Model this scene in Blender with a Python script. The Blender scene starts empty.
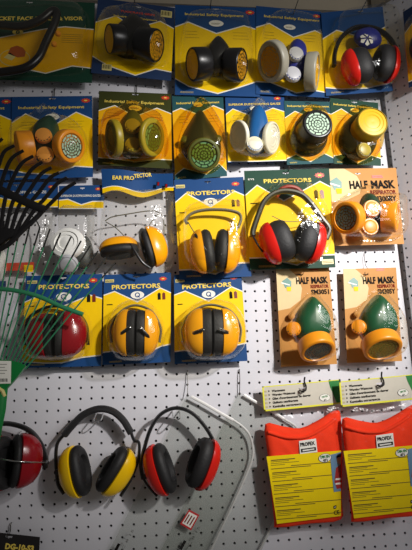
import bpy, math, random
from mathutils import Vector, Matrix

sc = bpy.context.scene
COL = sc.collection
random.seed(4)

# ------------------------------------------------------------------ camera
S = 0.0254                       # one pegboard pitch
FPX = 456.4107                   # focal length in pixels of a 412x550 frame
RC = [[0.9962682, 0.0268597, -0.0820254],
      [-0.0088919, 0.9772295, 0.2119988],
      [0.0858519, -0.2104783, 0.9738215]]      # rows: right, down, forward in (x, down, into wall)
CX, CJ, CD = -8.877979, 8.981693, 44.901367     # camera, in pitches
Z0 = 1.50 + CJ * S               # world height of pegboard row 0


def wdir(v):
    return Vector((v[0], v[2], -v[1]))


CAM = Vector((CX * S, -CD * S, 1.50))
cd = bpy.data.cameras.new('camera')
cam = bpy.data.objects.new('camera', cd)
COL.objects.link(cam)
r_, d_, f_ = wdir(RC[0]), wdir(RC[1]), wdir(RC[2])
m = Matrix.Identity(4)
for i in range(3):
    m[i][0] = r_[i]
    m[i][1] = -d_[i]
    m[i][2] = -f_[i]
    m[i][3] = CAM[i]
cam.matrix_world = m
cd.sensor_fit = 'VERTICAL'
cd.sensor_height = 36.0
cd.sensor_width = 36.0
cd.lens = FPX / 550.0 * 36.0
cd.clip_start = 0.01
sc.camera = cam

# ------------------------------------------------------------------ world, lamps, exposure
sc.view_settings.view_transform = 'Standard'
sc.view_settings.look = 'None'
sc.view_settings.gamma = 1.0
sc.view_settings.use_curve_mapping = False
sc.view_settings.exposure = 0.0
sc.cycles.transparent_max_bounces = 24
sc.cycles.max_bounces = 8
sc.cycles.sample_clamp_indirect = 4.0

w = bpy.data.worlds.new('shop_air')
sc.world = w
w.use_nodes = True
bg = w.node_tree.nodes['Background']
bg.inputs[0].default_value = (1.0, 0.96, 0.90, 1)
bg.inputs[1].default_value = 0.075


def aim(o, tgt):
    o.rotation_euler = (Vector(tgt) - o.location).to_track_quat('-Z', 'Y').to_euler()


def spot(name, loc, tgt, power, angle, blend, radius, col):
    l = bpy.data.lights.new(name, 'SPOT')
    l.energy = power
    l.spot_size = math.radians(angle)
    l.spot_blend = blend
    l.shadow_soft_size = radius
    l.color = col
    o = bpy.data.objects.new(name, l)
    COL.objects.link(o)
    o.location = loc
    aim(o, tgt)
    return o


def area(name, loc, tgt, power, sx, sy, col):
    l = bpy.data.lights.new(name, 'AREA')
    l.shape = 'RECTANGLE'
    l.size = sx
    l.size_y = sy
    l.energy = power
    l.color = col
    o = bpy.data.objects.new(name, l)
    COL.objects.link(o)
    o.location = loc
    aim(o, tgt)
    return o


spot('track_spot', (0.98, -1.75, 2.40), (0.06, 0, 1.83), 232, 38, 1.0, 0.055, (1.0, 0.965, 0.93))
area('soft_fill', (1.6, -2.1, 2.3), (0.0, 0, 1.6), 18, 1.2, 0.8, (1.0, 0.98, 0.97))  # added area lamp for soft ambient fill from the right, not a fixture


# ------------------------------------------------------------------ materials
def lin(c):
    r = []
    for x in c:
        x = x / 255.0
        r.append(x / 12.92 if x <= 0.04045 else ((x + 0.055) / 1.055) ** 2.4)
    return (r[0], r[1], r[2], 1.0)


MATS = {}


def mat(name, rgb, rough=0.5, metal=0.0, spec=0.5, vary=0.06, scale=60.0, bump=0.0, bscale=200.0):
    if name in MATS:
        return MATS[name]
    M = bpy.data.materials.new(name)
    M.use_nodes = True
    nt = M.node_tree
    b = nt.nodes['Principled BSDF']
    c = lin(rgb)
    tc = nt.nodes.new('ShaderNodeTexCoord')
    nz = nt.nodes.new('ShaderNodeTexNoise')
    nz.inputs['Scale'].default_value = scale
    nz.inputs['Detail'].default_value = 3
    nt.links.new(tc.outputs['Object'], nz.inputs['Vector'])
    mx = nt.nodes.new('ShaderNodeMix')
    mx.data_type = 'RGBA'
    mx.inputs[6].default_value = tuple(x * (1 - vary) for x in c[:3]) + (1,)
    mx.inputs[7].default_value = tuple(min(1, x * (1 + vary)) for x in c[:3]) + (1,)
    nt.links.new(nz.outputs['Fac'], mx.inputs[0])
    nt.links.new(mx.outputs[2], b.inputs['Base Color'])
    b.inputs['Roughness'].default_value = rough
    b.inputs['Metallic'].default_value = metal
    b.inputs['Specular IOR Level'].default_value = spec
    if bump:
        n2 = nt.nodes.new('ShaderNodeTexNoise')
        n2.inputs['Scale'].default_value = bscale
        n2.inputs['Detail'].default_value = 2
        nt.links.new(tc.outputs['Object'], n2.inputs['Vector'])
        bp = nt.nodes.new('ShaderNodeBump')
        bp.inputs['Strength'].default_value = bump
        bp.inputs['Distance'].default_value = 0.004
        nt.links.new(n2.outputs['Fac'], bp.inputs['Height'])
        nt.links.new(bp.outputs['Normal'], b.inputs['Normal'])
    MATS[name] = M
    return M


def film(name, tint, refl=0.06, edge=0.45, rough=0.12, bump=0.5, bscale=45.0, milk=0.0, milkcol=(235, 235, 235)):
    """clear plastic: see-through, shinier at grazing angles, slightly uneven."""
    M = bpy.data.materials.new(name)
    M.use_nodes = True
    nt = M.node_tree
    for n in list(nt.nodes):
        nt.nodes.remove(n)
    out = nt.nodes.new('ShaderNodeOutputMaterial')
    tr = nt.nodes.new('ShaderNodeBsdfTransparent')
    tr.inputs[0].default_value = lin(tint)
    gl = nt.nodes.new('ShaderNodeBsdfGlossy')
    gl.inputs['Color'].default_value = (1, 1, 1, 1)
    gl.inputs['Roughness'].default_value = rough
    tc = nt.nodes.new('ShaderNodeTexCoord')
    nz = nt.nodes.new('ShaderNodeTexNoise')
    nz.inputs['Scale'].default_value = bscale
    nz.inputs['Detail'].default_value = 2
    nt.links.new(tc.outputs['Object'], nz.inputs['Vector'])
    bp = nt.nodes.new('ShaderNodeBump')
    bp.inputs['Strength'].default_value = bump
    bp.inputs['Distance'].default_value = 0.006
    nt.links.new(nz.outputs['Fac'], bp.inputs['Height'])
    nt.links.new(bp.outputs['Normal'], gl.inputs['Normal'])
    lw = nt.nodes.new('ShaderNodeLayerWeight')
    lw.inputs[0].default_value = 0.5
    nt.links.new(bp.outputs['Normal'], lw.inputs['Normal'])
    pw = nt.nodes.new('ShaderNodeMath')
    pw.operation = 'POWER'
    pw.inputs[1].default_value = 3.0
    nt.links.new(lw.outputs['Facing'], pw.inputs[0])
    ma = nt.nodes.new('ShaderNodeMath')
    ma.operation = 'MULTIPLY_ADD'
    ma.inputs[1].default_value = edge
    ma.inputs[2].default_value = refl
    ma.use_clamp = True
    nt.links.new(pw.outputs[0], ma.inputs[0])
    mix = nt.nodes.new('ShaderNodeMixShader')
    nt.links.new(ma.outputs[0], mix.inputs[0])
    base = tr
    if milk > 0:
        df = nt.nodes.new('ShaderNodeBsdfDiffuse')
        df.inputs[0].default_value = lin(milkcol)
        mm = nt.nodes.new('ShaderNodeMixShader')
        mm.inputs[0].default_value = milk
        nt.links.new(tr.outputs[0], mm.inputs[1])
        nt.links.new(df.outputs[0], mm.inputs[2])
        base = mm
    nt.links.new(base.outputs[0], mix.inputs[1])
    nt.links.new(gl.outputs[0], mix.inputs[2])
    nt.links.new(mix.outputs[0], out.inputs[0])
    MATS[name] = M
    return M


BOARD = mat('pegboard_paint', (212, 211, 217), 0.45, vary=0.03, scale=8)
BACKING = mat('board_backing', (24, 23, 23), 0.9)
RAIL = mat('rail_beige', (150, 140, 122), 0.5)
BLUE = mat('card_blue', (26, 70, 124), 0.55, spec=0.2)
NAVY = mat('card_navy', (36, 56, 92), 0.55, spec=0.2)
TEAL = mat('card_teal', (34, 80, 86), 0.55, spec=0.2)
DGREEN = mat('card_dark_green', (26, 66, 50), 0.55, spec=0.2)
OLIVE = mat('card_olive', (58, 62, 24), 0.55, spec=0.2)
YELLOW = mat('print_yellow', (255, 206, 0), 0.55, spec=0.2)
AMBER = mat('print_amber', (242, 180, 8), 0.55, spec=0.2)
WHITE = mat('print_white', (240, 238, 228), 0.55, spec=0.2)
CREAM = mat('print_cream', (222, 206, 130), 0.4)
GOLD = mat('print_gold', (246, 216, 96), 0.55, spec=0.2)
BADGE = mat('print_badge_red', (214, 66, 34), 0.4)
INK = mat('print_ink', (26, 24, 22), 0.7, spec=0.1)
INKSOFT = mat('print_soft_ink', (104, 86, 14), 0.5)
KRAFT = mat('card_kraft', (196, 138, 68), 0.5, spec=0.2, vary=0.12, scale=18)
KRAFTLT = mat('print_pale_kraft', (220, 196, 146), 0.5, spec=0.2)
REDINK = mat('print_red_ink', (120, 30, 20), 0.7, spec=0.1)
BLACK = mat('black_plastic', (22, 21, 22), 0.32)
BLACKMATTE = mat('black_foam', (28, 27, 28), 0.6, bump=0.15)
CHARCOAL = mat('charcoal_plastic', (46, 44, 42), 0.35)
RUBBER_GREEN = mat('dark_green_rubber', (30, 64, 44), 0.4)
RUBBER_DK = mat('blackish_green_rubber', (36, 42, 34), 0.4)
ORANGE = mat('orange_plastic', (238, 150, 26), 0.35)
PALEORANGE = mat('pale_orange_plastic', (236, 158, 66), 0.4)
OLIVEY = mat('olive_yellow_plastic', (160, 140, 30), 0.4)
OLIVEDK = mat('olive_green_plastic', (84, 88, 26), 0.5)
YELPL = mat('yellow_filter', (232, 178, 20), 0.45)
MUFFYEL = mat('yellow_shell', (250, 200, 8), 0.25)
MUFFOR = mat('orange_shell', (248, 168, 14), 0.25)
MUFFRED = mat('red_shell', (214, 32, 22), 0.25)
MUFFDRED = mat('crimson_shell', (146, 11, 25), 0.22)
GREYPL = mat('grey_plastic', (158, 154, 138), 0.4)
GREYLT = mat('light_grey_plastic', (186, 186, 190), 0.4)
BLUEPL = mat('blue_plastic', (20, 94, 164), 0.35)
ROYAL = mat('royal_blue_plastic', (36, 44, 140), 0.35)
IVORY = mat('ivory_plastic', (228, 224, 204), 0.4)
WHITEPL = mat('white_plastic', (246, 245, 240), 0.4)
GRILLDK = mat('grille_dark', (24, 40, 34), 0.6)
GRILLLT = mat('grille_pale_green', (176, 206, 176), 0.5)
GRILLGR = mat('grille_green', (104, 150, 96), 0.5)
STEEL = mat('steel_wire', (120, 118, 114), 0.3, metal=0.9)
CHROME = mat('bright_steel', (190, 190, 188), 0.2, metal=1.0)
WIREGREY = mat('grey_wire', (112, 108, 92), 0.4)
ALU = mat('aluminium_strip', (232, 231, 228), 0.3, metal=0.15)
RAKEGREEN = mat('rake_green', (48, 128, 88), 0.35)
RAKEPLATE = mat('rake_plate_green', (8, 122, 54), 0.35)
ORANGEVEST = mat('hi_vis_orange', (255, 66, 34), 0.8, spec=.1, bump=0.3, bscale=60)
VESTYEL = mat('insert_yellow', (250, 218, 0), 0.5, spec=.2)
HEADGREY = mat('header_grey', (204, 198, 182), 0.4)
LEAFGREEN = mat('header_green', (14, 120, 44), 0.4)
SKYPRINT = mat('photo_blue', (110, 146, 176), 0.4)
SKIN = mat('photo_skin', (196, 140, 106), 0.5)
LIMEY = mat('header_lime', (228, 224, 60), 0.4)

BLISTER = film('blister_clear', (252, 251, 246), 0.026, 0.45, 0.09, 0.40, 50, 0.006, (214, 210, 196))
BLISTERY = film('blister_yellowed', (244, 228, 170), 0.028, 0.45, 0.10, 0.5, 50, 0.02, (210, 180, 90))
BAG = film('bag_film', (247, 247, 244), 0.03, 0.3, 0.16, 1.0, 60, 0.05, (200, 196, 186))
VISORCLR = film('visor_sheet', (245, 246, 244), 0.012, 0.15, 0.08, 0.05, 10, 0.015, (180, 182, 180))


# ------------------------------------------------------------------ frames and mesh building
class Plane:
    """a hanging plane: origin o, horizontal axis u, normal n towards the shopper; z stays up."""

    def __init__(s, o, u, n):
        s.o, s.u, s.n = Vector(o), Vector(u).normalized(), Vector(n).normalized()

    def hit(s, px, py, d):
        dr = (r_ * ((px - 206.0) / FPX) + d_ * ((py - 275.0) / FPX) + f_)
        o = s.o + s.n * d
        t = (o - CAM).dot(s.n) / dr.dot(s.n)
        return CAM + dr * t


MAIN = Plane((0, 0, 0), (1, 0, 0), (0, -1, 0))
ANG = math.radians(51.57)
RX, RZ = 15.958593, -0.897157
SIDE = Plane((RX * S, RZ * S, 0), (math.cos(ANG), -math.sin(ANG), 0), (-math.sin(ANG), -math.cos(ANG), 0))


class MB:
    def __init__(s):
        s.v, s.f, s.mi, s.sm, s.mats = [], [], [], [], []

    def mid(s, M):
        if M not in s.mats:
            s.mats.append(M)
        return s.mats.index(M)

    def add(s, verts, faces, M, smooth=False):
        b = len(s.v)
        k = s.mid(M)
        s.v += [tuple(v) for v in verts]
        for f in faces:
            s.f.append(tuple(i + b for i in f))
            s.mi.append(k)
            s.sm.append(smooth)

    def build(s, name, parent=None, matrix=None):
        me = bpy.data.meshes.new(name)
        me.from_pydata(s.v, [], s.f)
        for M in s.mats:
            me.materials.append(M)
        me.polygons.foreach_set('material_index', s.mi)
        me.polygons.foreach_set('use_smooth', s.sm)
        if len(s.v) < 20000:
            me.set_sharp_from_angle(angle=math.radians(38))
        me.update()
        o = bpy.data.objects.new(name, me)
        COL.objects.link(o)
        if parent:
            o.parent = parent
        if matrix:
            o.matrix_world = matrix
        return o

    # ---- shapes; points are local vectors
    def grid(s, rows, M, close=True, smooth=True, cap0=False, cap1=False):
        n = len(rows[0])
        vs = [p for r in rows for p in r]
        fs = []
        for i in range(len(rows) - 1):
            for j in range(n if close else n - 1):
                j2 = (j + 1) % n
                fs.append((i * n + j, i * n + j2, (i + 1) * n + j2, (i + 1) * n + j))
        if cap0:
            fs.append(tuple(range(n))[::-1])
        if cap1:
            fs.append(tuple((len(rows) - 1) * n + j for j in range(n)))
        s.add(vs, fs, M, smooth)

    def box(s, c, h, M, ax=None):
        ax = ax or (Vector((1, 0, 0)), Vector((0, 1, 0)), Vector((0, 0, 1)))
        c = Vector(c)
        vs = []
        for a in (-1, 1):
            for b in (-1, 1):
                for e in (-1, 1):
                    vs.append(c + ax[0] * a * h[0] + ax[1] * b * h[1] + ax[2] * e * h[2])
        s.add(vs, [(0, 1, 3, 2), (4, 6, 7, 5), (0, 4, 5, 1), (2, 3, 7, 6), (0, 2, 6, 4), (1, 5, 7, 3)], M)

    def lathe(s, c, axis, prof, M, up=None, sx=1.0, sy=1.0, n=32, mats=None, p=2.0):
        """prof: (r, h) along axis from c. sx scales along up-ish, sy along the other."""
        a = Vector(axis).normalized()
        up = Vector(up) if up else (Vector((0, 0, 1)) if abs(a.z) < .9 else Vector((1, 0, 0)))
        e1 = (up - a * up.dot(a)).normalized()
        e2 = a.cross(e1)
        c = Vector(c)
        rows = []
        for (r, h) in prof:
            row = []
            for k in range(n):
                t = 2 * math.pi * k / n
                ct, st = math.cos(t), math.sin(t)
                if p != 2.0:
                    ct = math.copysign(abs(ct) ** (2 / p), ct)
                    st = math.copysign(abs(st) ** (2 / p), st)
                row.append(c + a * h + e1 * (ct * r * sx) + e2 * (st * r * sy))
            rows.append(row)
        if mats is None:
            s.grid(rows, M, cap0=prof[0][0] > 0, cap1=prof[-1][0] > 0)
        else:
            for i in range(len(rows) - 1):
                s.grid(rows[i:i + 2], mats[i])

    def tube(s, pts, r, M, n=8, ref=None, rb=None, caps=True):
        """sweep along pts; r along the in-plane normal, rb along ref."""
        pts = [Vector(p) for p in pts]
        rb = rb if rb is not None else r
        ref = Vector(ref) if ref else None
        rows = []
        N = len(pts)
        for i, p in enumerate(pts):
            t = (pts[min(i + 1, N - 1)] - pts[max(i - 1, 0)]).normalized()
            q = ref if ref else (Vector((0, 1, 0)) if abs(t.y) < .9 else Vector((1, 0, 0)))
            b = (q - t * q.dot(t)).normalized()
            nn = t.cross(b)
            ri = r[i] if isinstance(r, (list, tuple)) else r
            rbi = rb[i] if isinstance(rb, (list, tuple)) else rb
            rows.append([p + nn * (math.cos(2 * math.pi * k / n) * ri) + b * (math.sin(2 * math.pi * k / n) * rbi)
                         for k in range(n)])
        s.grid(rows, M, cap0=caps, cap1=caps)

    def pillow(s, outline, c, H, M, base=0.0, rings=8, pw=2.0, m=2.0, lift=None, inset=None, smooth=True):
        """outline: list of (u, v); dome of height H over it towards the viewer, superellipse profile."""
        rows = []
        for i in range(rings + 1):
            ph = math.pi / 2 * i / rings
            t = math.cos(ph) ** (2 / pw)
            hgt = math.sin(ph) ** (2 / m)
            if i == rings:
                t = 0.002
            row = []
            for (u, v) in outline:
                uu, vv = c[0] + (u - c[0]) * t, c[1] + (v - c[1]) * t
                hh = H * (lift(uu, vv) if lift else 1.0)
                row.append(Vector((uu, -(base + hh * hgt), vv)))
            rows.append(row)
        s.grid(rows, M, smooth=smooth)


def smooth_closed(pts, k=4):
    n = len(pts)
    out = []
    for i in range(n):
        p0, p1, p2, p3 = pts[i - 1], pts[i], pts[(i + 1) % n], pts[(i + 2) % n]
        for j in range(k):
            t = j / k
            out.append(tuple(0.5 * (2 * p1[a] + (p2[a] - p0[a]) * t + (2 * p0[a] - 5 * p1[a] + 4 * p2[a] - p3[a]) * t * t
                                    + (3 * p1[a] - p0[a] - 3 * p2[a] + p3[a]) * t ** 3) for a in range(len(p1))))
    return out


def smooth_open(pts, k=5):
    P = [Vector(p) for p in pts]
    P = [P[0] * 2 - P[1]] + P + [P[-1] * 2 - P[-2]]
    out = []
    for i in range(1, len(P) - 2):
        p0, p1, p2, p3 = P[i - 1], P[i], P[i + 1], P[i + 2]
        for j in range(k):
            t = j / k
            out.append(0.5 * (2 * p1 + (p2 - p0) * t + (2 * p0 - 5 * p1 + 4 * p2 - p3) * t * t
                              + (3 * p1 - p0 - 3 * p2 + p3) * t ** 3))
    out.append(P[-2])
    return out


# ------------------------------------------------------------------ lettering
_TXT = {}


def text_shape(body, bold=0.0):
    key = (body, bold)
    if key in _TXT:
        return _TXT[key]
    cu = bpy.data.curves.new('txt', 'FONT')
    cu.body = body
    cu.size = 1.0
    cu.resolution_u = 2
    cu.offset = bold
    o = bpy.data.objects.new('txt', cu)
    COL.objects.link(o)
    dg = bpy.context.evaluated_depsgraph_get()
    me = bpy.data.meshes.new_from_object(o.evaluated_get(dg))
    vs = [(v.co.x, v.co.y) for v in me.vertices]
    fs = [tuple(p.vertices) for p in me.polygons]
    bpy.data.objects.remove(o)
    bpy.data.curves.remove(cu)
    bpy.data.meshes.remove(me)
    xs = [v[0] for v in vs] or [0, 1]
    x0, x1 = min(xs), max(xs)
    _TXT[key] = ([((v[0] - x0) / (x1 - x0), v[1] / 0.70) for v in vs], fs)
    return _TXT[key]


def put_text(mb, body, a, b, h, M, w, bold=0.015):
    """text from local (u,v) a to b along the baseline, cap height h."""
    vs, fs = text_shape(body, bold)
    a, b = Vector(a), Vector(b)
    d = b - a
    nrm = Vector((-d.y, d.x)).normalized() * h
    P = [a + d * v[0] + nrm * v[1] for v in vs]
    mb.add([(p.x, -w, p.y) for p in P], fs, M)


# ------------------------------------------------------------------ things
def tag(o, label, cat, group=None, kind=None):
    if label:
        o['label'] = label
    if cat:
        o['category'] = cat
    if group:
        o['group'] = group
    if kind:
        o['kind'] = kind
    return o


class Hung:
    """a thing hanging parallel to a board at distance d; local u right, v up, w towards the shopper."""

    def __init__(s, name, label, cat, c, d, plane=MAIN, roll_to=None, group=None):
        s.plane, s.d = plane, d
        o = plane.hit(c[0], c[1], d)
        u = plane.u.copy()
        if roll_to:
            q = plane.hit(roll_to[0], roll_to[1], d) - plane.hit(roll_to[2], roll_to[3], d)
            u = q.normalized()
        n = plane.n
        v = n.cross(u)
        M = Matrix.Identity(4)
        for i in range(3):
            M[i][0], M[i][1], M[i][2], M[i][3] = u[i], -n[i], v[i], o[i]
        s.M, s.Mi = M, M.inverted()
        s.root = bpy.data.objects.new(name, None)
        COL.objects.link(s.root)
        s.root.matrix_world = M
        s.root.empty_display_size = 0.02
        tag(s.root, label, cat, group)

    def L(s, px, py, w=0.0):
        return s.Mi @ s.plane.hit(px, py, s.d + w)

    def uv(s, px, py, w=0.0):
        p = s.L(px, py, w)
        return (p.x, p.z)

    def part(s, mb, name, label=None, parent=None):
        o = mb.build(name, parent or s.root)
        if label:
            o['label'] = label
        return o

    def mpp(s, px, py, w=0.0):
        return (s.L(px + 1, py, w) - s.L(px, py, w)).length


class Card(Hung):
    def __init__(s, name, label, cat, tl, tr, br, bl, d, plane=MAIN, group=None):
        c = ((tl[0] + tr[0] + br[0] + bl[0]) / 4, (tl[1] + tr[1] + br[1] + bl[1]) / 4)
        Hung.__init__(s, name, label, cat, c, d, plane, (tr[0], tr[1], tl[0], tl[1]), group)
        s.q = [Vector(s.uv(*p)) for p in (tl, tr, br, bl)]
        s.art = MB()
        s.root_card = None

    def F(s, fx, fy):
        tl, tr, br, bl = s.q
        return (tl * (1 - fx) + tr * fx) * (1 - fy) + (bl * (1 - fx) + br * fx) * fy

    def slab(s, M, slot=(0.5, 0.035), th=0.0007, sw=0.009, sh=0.003, edge=None):
        tl, tr, br, bl = s.q
        pts = [tl]
        if slot:
            c = s.F(*slot)
            top = s.F(slot[0], 0)
            pts += [top, c + Vector((0, sh)), c + Vector((-sw, sh)), c + Vector((-sw * .8, -sh * .2)), c + Vector((-sw * .3, 0)),
                    c + Vector((0, -sh)), c + Vector((sw * .3, 0)), c + Vector((sw * .8, -sh * .2)), c + Vector((sw, sh)),
                    c + Vector((0.00005, sh)), top + Vector((0.00005, 0))]
        pts += [tr, br, bl]
        n = len(pts)
        vs = [(p.x, -th, p.y) for p in pts] + [(p.x, 0, p.y) for p in pts]
        fs = [tuple(range(n))[::-1], tuple(range(n, 2 * n))] + [(i, (i + 1) % n, (i + 1) % n + n, i + n) for i in range(n)]
        s.art.add(vs, fs, M)
        s.th = th

    def poly(s, pts, M, lvl=1):
        w = s.th + 0.00025 * lvl
        s.art.add([(p[0], -w, p[1]) for p in pts], [tuple(range(len(pts)))[::-1]], M)

    def fpoly(s, pts, M, lvl=1):
        s.poly([s.F(*p) for p in pts], M, lvl)

    def band(s, top, bot, M, lvl=1):
        """polygon strips between two polylines given in fractions."""
        xs = sorted(set([p[0] for p in top] + [p[0] for p in bot]))

        def ev(L, x):
            for a, b in zip(L, L[1:]):
                if a[0] <= x <= b[0]:
                    return a[1] + (b[1] - a[1]) * ((x - a[0]) / max(1e-6, b[0] - a[0]))
            return L[-1][1]
        for a, b in zip(xs, xs[1:]):
            s.fpoly([(a, ev(top, a)), (b, ev(top, b)), (b, ev(bot, b)), (a, ev(bot, a))], M, lvl)

    def zigzag(s, top, bot, M, line=0.012, LM=None):
        LM = LM or WHITE
        if top:
            s.band([(x, y - line) for x, y in top], [(x, y) for x, y in top], LM, 1)
        s.band(top, bot, M, 1)
        s.band([(x, y) for x, y in bot], [(x, y + line) for x, y in bot], LM, 1)

    def oval(s, fx, fy, rx, ry, M, lvl=2, n=20, ang=0.0):
        c = s.F(fx, fy)
        s.poly([(c.x + math.cos(t) * rx * math.cos(ang) - math.sin(t) * ry * math.sin(ang),
                 c.y + math.cos(t) * rx * math.sin(ang) + math.sin(t) * ry * math.cos(ang))
                for t in [2 * math.pi * k / n for k in range(n)]], M, lvl)

    def badge(s, fx, fy, r=0.008):
        c = s.F(fx, fy)
        pts = []
        for k in range(20):
            t = 2 * math.pi * k / 20
            q = 1.0 if k % 2 == 0 else 0.68
            pts.append((c.x + math.cos(t) * r * q * 1.45, c.y + math.sin(t) * r * q * .8))
        s.poly(pts, BADGE, 2)
        s.oval(fx, fy, r * .5, r * .22, GOLD, 3, 10)

    def txt(s, body, a, b, h, M, lvl=2, bold=0.015):
        put_text(s.art, body, s.F(*a), s.F(*b), h, M, s.th + 0.00025 * lvl, bold)

    def pxt(s, body, a, b, hpx, M, lvl=2, bold=0.015):
        A, B = s.uv(*a), s.uv(*b)
        put_text(s.art, body, A, B, hpx * s.mpp(*a), M, s.th + 0.00025 * lvl, bold)

    def lines(s, x0, y0, x1, y1, n, M, th=0.0009, lvl=2, ragged=0.25):
        for k in range(n):
            y = y0 + (y1 - y0) * (k / max(1, n - 1))
            e = x1 - (x1 - x0) * ragged * random.random()
            a, b = s.F(x0, y), s.F(e, y)
            s.poly([(a.x, a.y + th / 2), (b.x, b.y + th / 2), (b.x, b.y - th / 2), (a.x, a.y - th / 2)], M, lvl)

    def barcode(s, x0, y0, x1, y1):
        s.fpoly([(x0, y0), (x1, y0), (x1, y1), (x0, y1)], CREAM, 2)
        n = 9
        for k in range(n):
            a = x0 + (x1 - x0) * (0.08 + 0.84 * k / n)
            b = a + (x1 - x0) * 0.84 / n * (0.35 + 0.3 * (k % 3 == 0))
            yy = y0 + (y1 - y0) * .12
            s.fpoly([(a, yy), (b, yy), (b, y1 - (y1 - y0) * .25), (a, y1 - (y1 - y0) * .25)], INK, 3)

    def done(s, name='card', label=None):
        s.root_card = s.part(s.art, name, label)
        return s.root_card

    # blister dome from pixel outline
    def blister(s, outline, H, M=None, pw=5.0, m=3.0, cpx=None, rings=7, name='blister'):
        pts = smooth_closed([s.uv(*p) for p in outline], 4)
        c = s.uv(*cpx) if cpx else (sum(p[0] for p in pts) / len(pts), sum(p[1] for p in pts) / len(pts))
        mb = MB()
        mb.pillow(pts, c, H, M or BLISTER, base=0.0016, rings=rings, pw=pw, m=m)
        # flat flange welded to the card
        rows = [[Vector((c[0] + (u - c[0]) * k, -0.0016, c[1] + (v - c[1]) * k)) for (u, v) in pts] for k in (1.0, 1.05)]
        mb.grid(rows, M or BLISTER, smooth=False)
        return s.part(mb, name, 'clear plastic blister')


# ---- sub-assemblies on a Hung h
def grille(h, c, axis, R, Mdark, Mlite, rings=4, spokes=8, parent=None, up=None, sx=1.0, name='filter_grille', label=None):
    mb = MB()
    a = Vector(axis).normalized()
    upv = Vector(up) if up else Vector((0, 0, 1))
    e1 = (upv - a * upv.dot(a)).normalized()
    e2 = a.cross(e1)
    c = Vector(c)

    def pt(r, t, o):
        return c + a * o + e1 * (math.cos(t) * r * sx) + e2 * (math.sin(t) * r)
    n = 32
    mb.add([pt(R, 2 * math.pi * k / n, 0.0) for k in range(n)], [tuple(range(n))], Mdark)
    step = R / (rings + 0.6)
    for q in range(rings):
        r0, r1 = step * (q + .55), step * (q + 1.2)
        sp = max(5, spokes if q > 0 else 5)
        for k in range(sp):
            t0 = 2 * math.pi * (k + .10 + .5 * (q % 2)) / sp
            t1 = 2 * math.pi * (k + .90 + .5 * (q % 2)) / sp
            m_ = 4
            vs, fs = [], []
            for i in range(m_ + 1):
                t = t0 + (t1 - t0) * i / m_
                vs += [pt(r0, t, .0008), pt(r1, t, .0008)]
            for i in range(m_):
                fs.append((2 * i, 2 * i + 1, 2 * i + 3, 2 * i + 2))
            mb.add(vs, fs, Mlite)
    mb.lathe(c + a * 0.0008, a, [(step * .32, 0), (0.0001, 0.0008)], Mlite, n=12)
    return h.part(mb, name, label, parent)


def cartridge(h, face, wf, back, wb, rpx, body, face_dark=None, face_lite=None, rings=4, spokes=8, rim=0.8, backr=1.0,
              parent=None, label=None, facelabel=None, plain=None, stretch=1.0):
    """filter can between two pixel points at depths wf, wb; rpx = radius in pixels."""
    A = h.L(face[0], face[1], wf)
    B = h.L(back[0], back[1], wb)
    R = rpx * h.mpp(face[0], face[1], wf)
    ax = A - B
    Ln = ax.length
    a = ax.normalized()
    mb = MB()
    e = R * .10
    prof = [(R * backr * .7, 0), (R * backr * .97, e * .4), (R * backr, e), (R * (backr * .45 + .55), Ln * .55), (R, Ln * .6),
            (R, Ln - e), (R * .97, Ln - e * .3), (R * .92, Ln), (R * rim * 1.03, Ln), (R * rim, Ln - e * .6)]
    mb.lathe(B, a, prof, body, n=40, sx=stretch)
    o = h.part(mb, 'filter_can', label, parent)
    fc = A - a * e * .6
    if face_lite is not None:
        grille(h, fc, a, R * rim, face_dark, face_lite, rings, spokes, parent=o, sx=stretch, label=facelabel)
    else:
        m2 = MB()
        rr = R * rim
        m2.lathe(fc, a, [(rr, 0), (rr * .8, .0015), (rr * .76, .0004), (rr * .55, .0018), (rr * .5, .0006), (rr * .25, .002), (.0001, .001)],
                 plain or body, n=32, sx=stretch)
        h.part(m2, 'filter_pad', facelabel, o)
    return o


def cyl(h, face, w, rpx, k, ang, L, body, dark=None, lite=None, rings=4, spokes=8, rim=.8, backr=1.0, plain=None, facelabel=None, label=None):
    """filter can whose round face shows with axis ratio k and points ang degrees round from the right."""
    A = h.L(face[0], face[1], w)
    V = (h.Mi @ CAM - A).normalized()
    X = (h.Mi.to_3x3() @ r_)
    X = (X - V * X.dot(V)).normalized()
    Y = V.cross(X)
    Y = Y if Y.z > 0 else -Y
    t = math.radians(ang)
    q = math.sqrt(1 - k * k)
    a = V * k + (X * math.cos(t) + Y * math.sin(t)) * q
    R_ = rpx * h.mpp(face[0], face[1], w)
    B = A - a * L
    mb = MB()
    e = R_ * .10
    prof = [(R_ * backr * .7, 0), (R_ * backr * .97, e * .4), (R_ * backr, e), (R_ * (backr * .45 + .55), L * .55), (R_, L * .6),
            (R_, L - e), (R_ * .97, L - e * .3), (R_ * .92, L), (R_ * rim * 1.03, L), (R_ * rim, L - e * .6)]
    mb.lathe(B, a, prof, body, n=40)
    o = h.part(mb, 'filter_can', label)
    fc = A - a * e * .6
    if lite is not None:
        grille(h, fc, a, R_ * rim, dark, lite, rings, spokes, parent=o, label=facelabel)
    else:
        m2 = MB()
        rr = R_ * rim
        m2.lathe(fc, a, [(rr, 0), (rr * .8, .0015), (rr * .76, .0004), (rr * .55, .0018), (rr * .5, .0006), (rr * .25, .002), (.0001, .001)],
                 plain or body, n=32)
        h.part(m2, 'filter_pad', facelabel, o)
    return o


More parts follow.
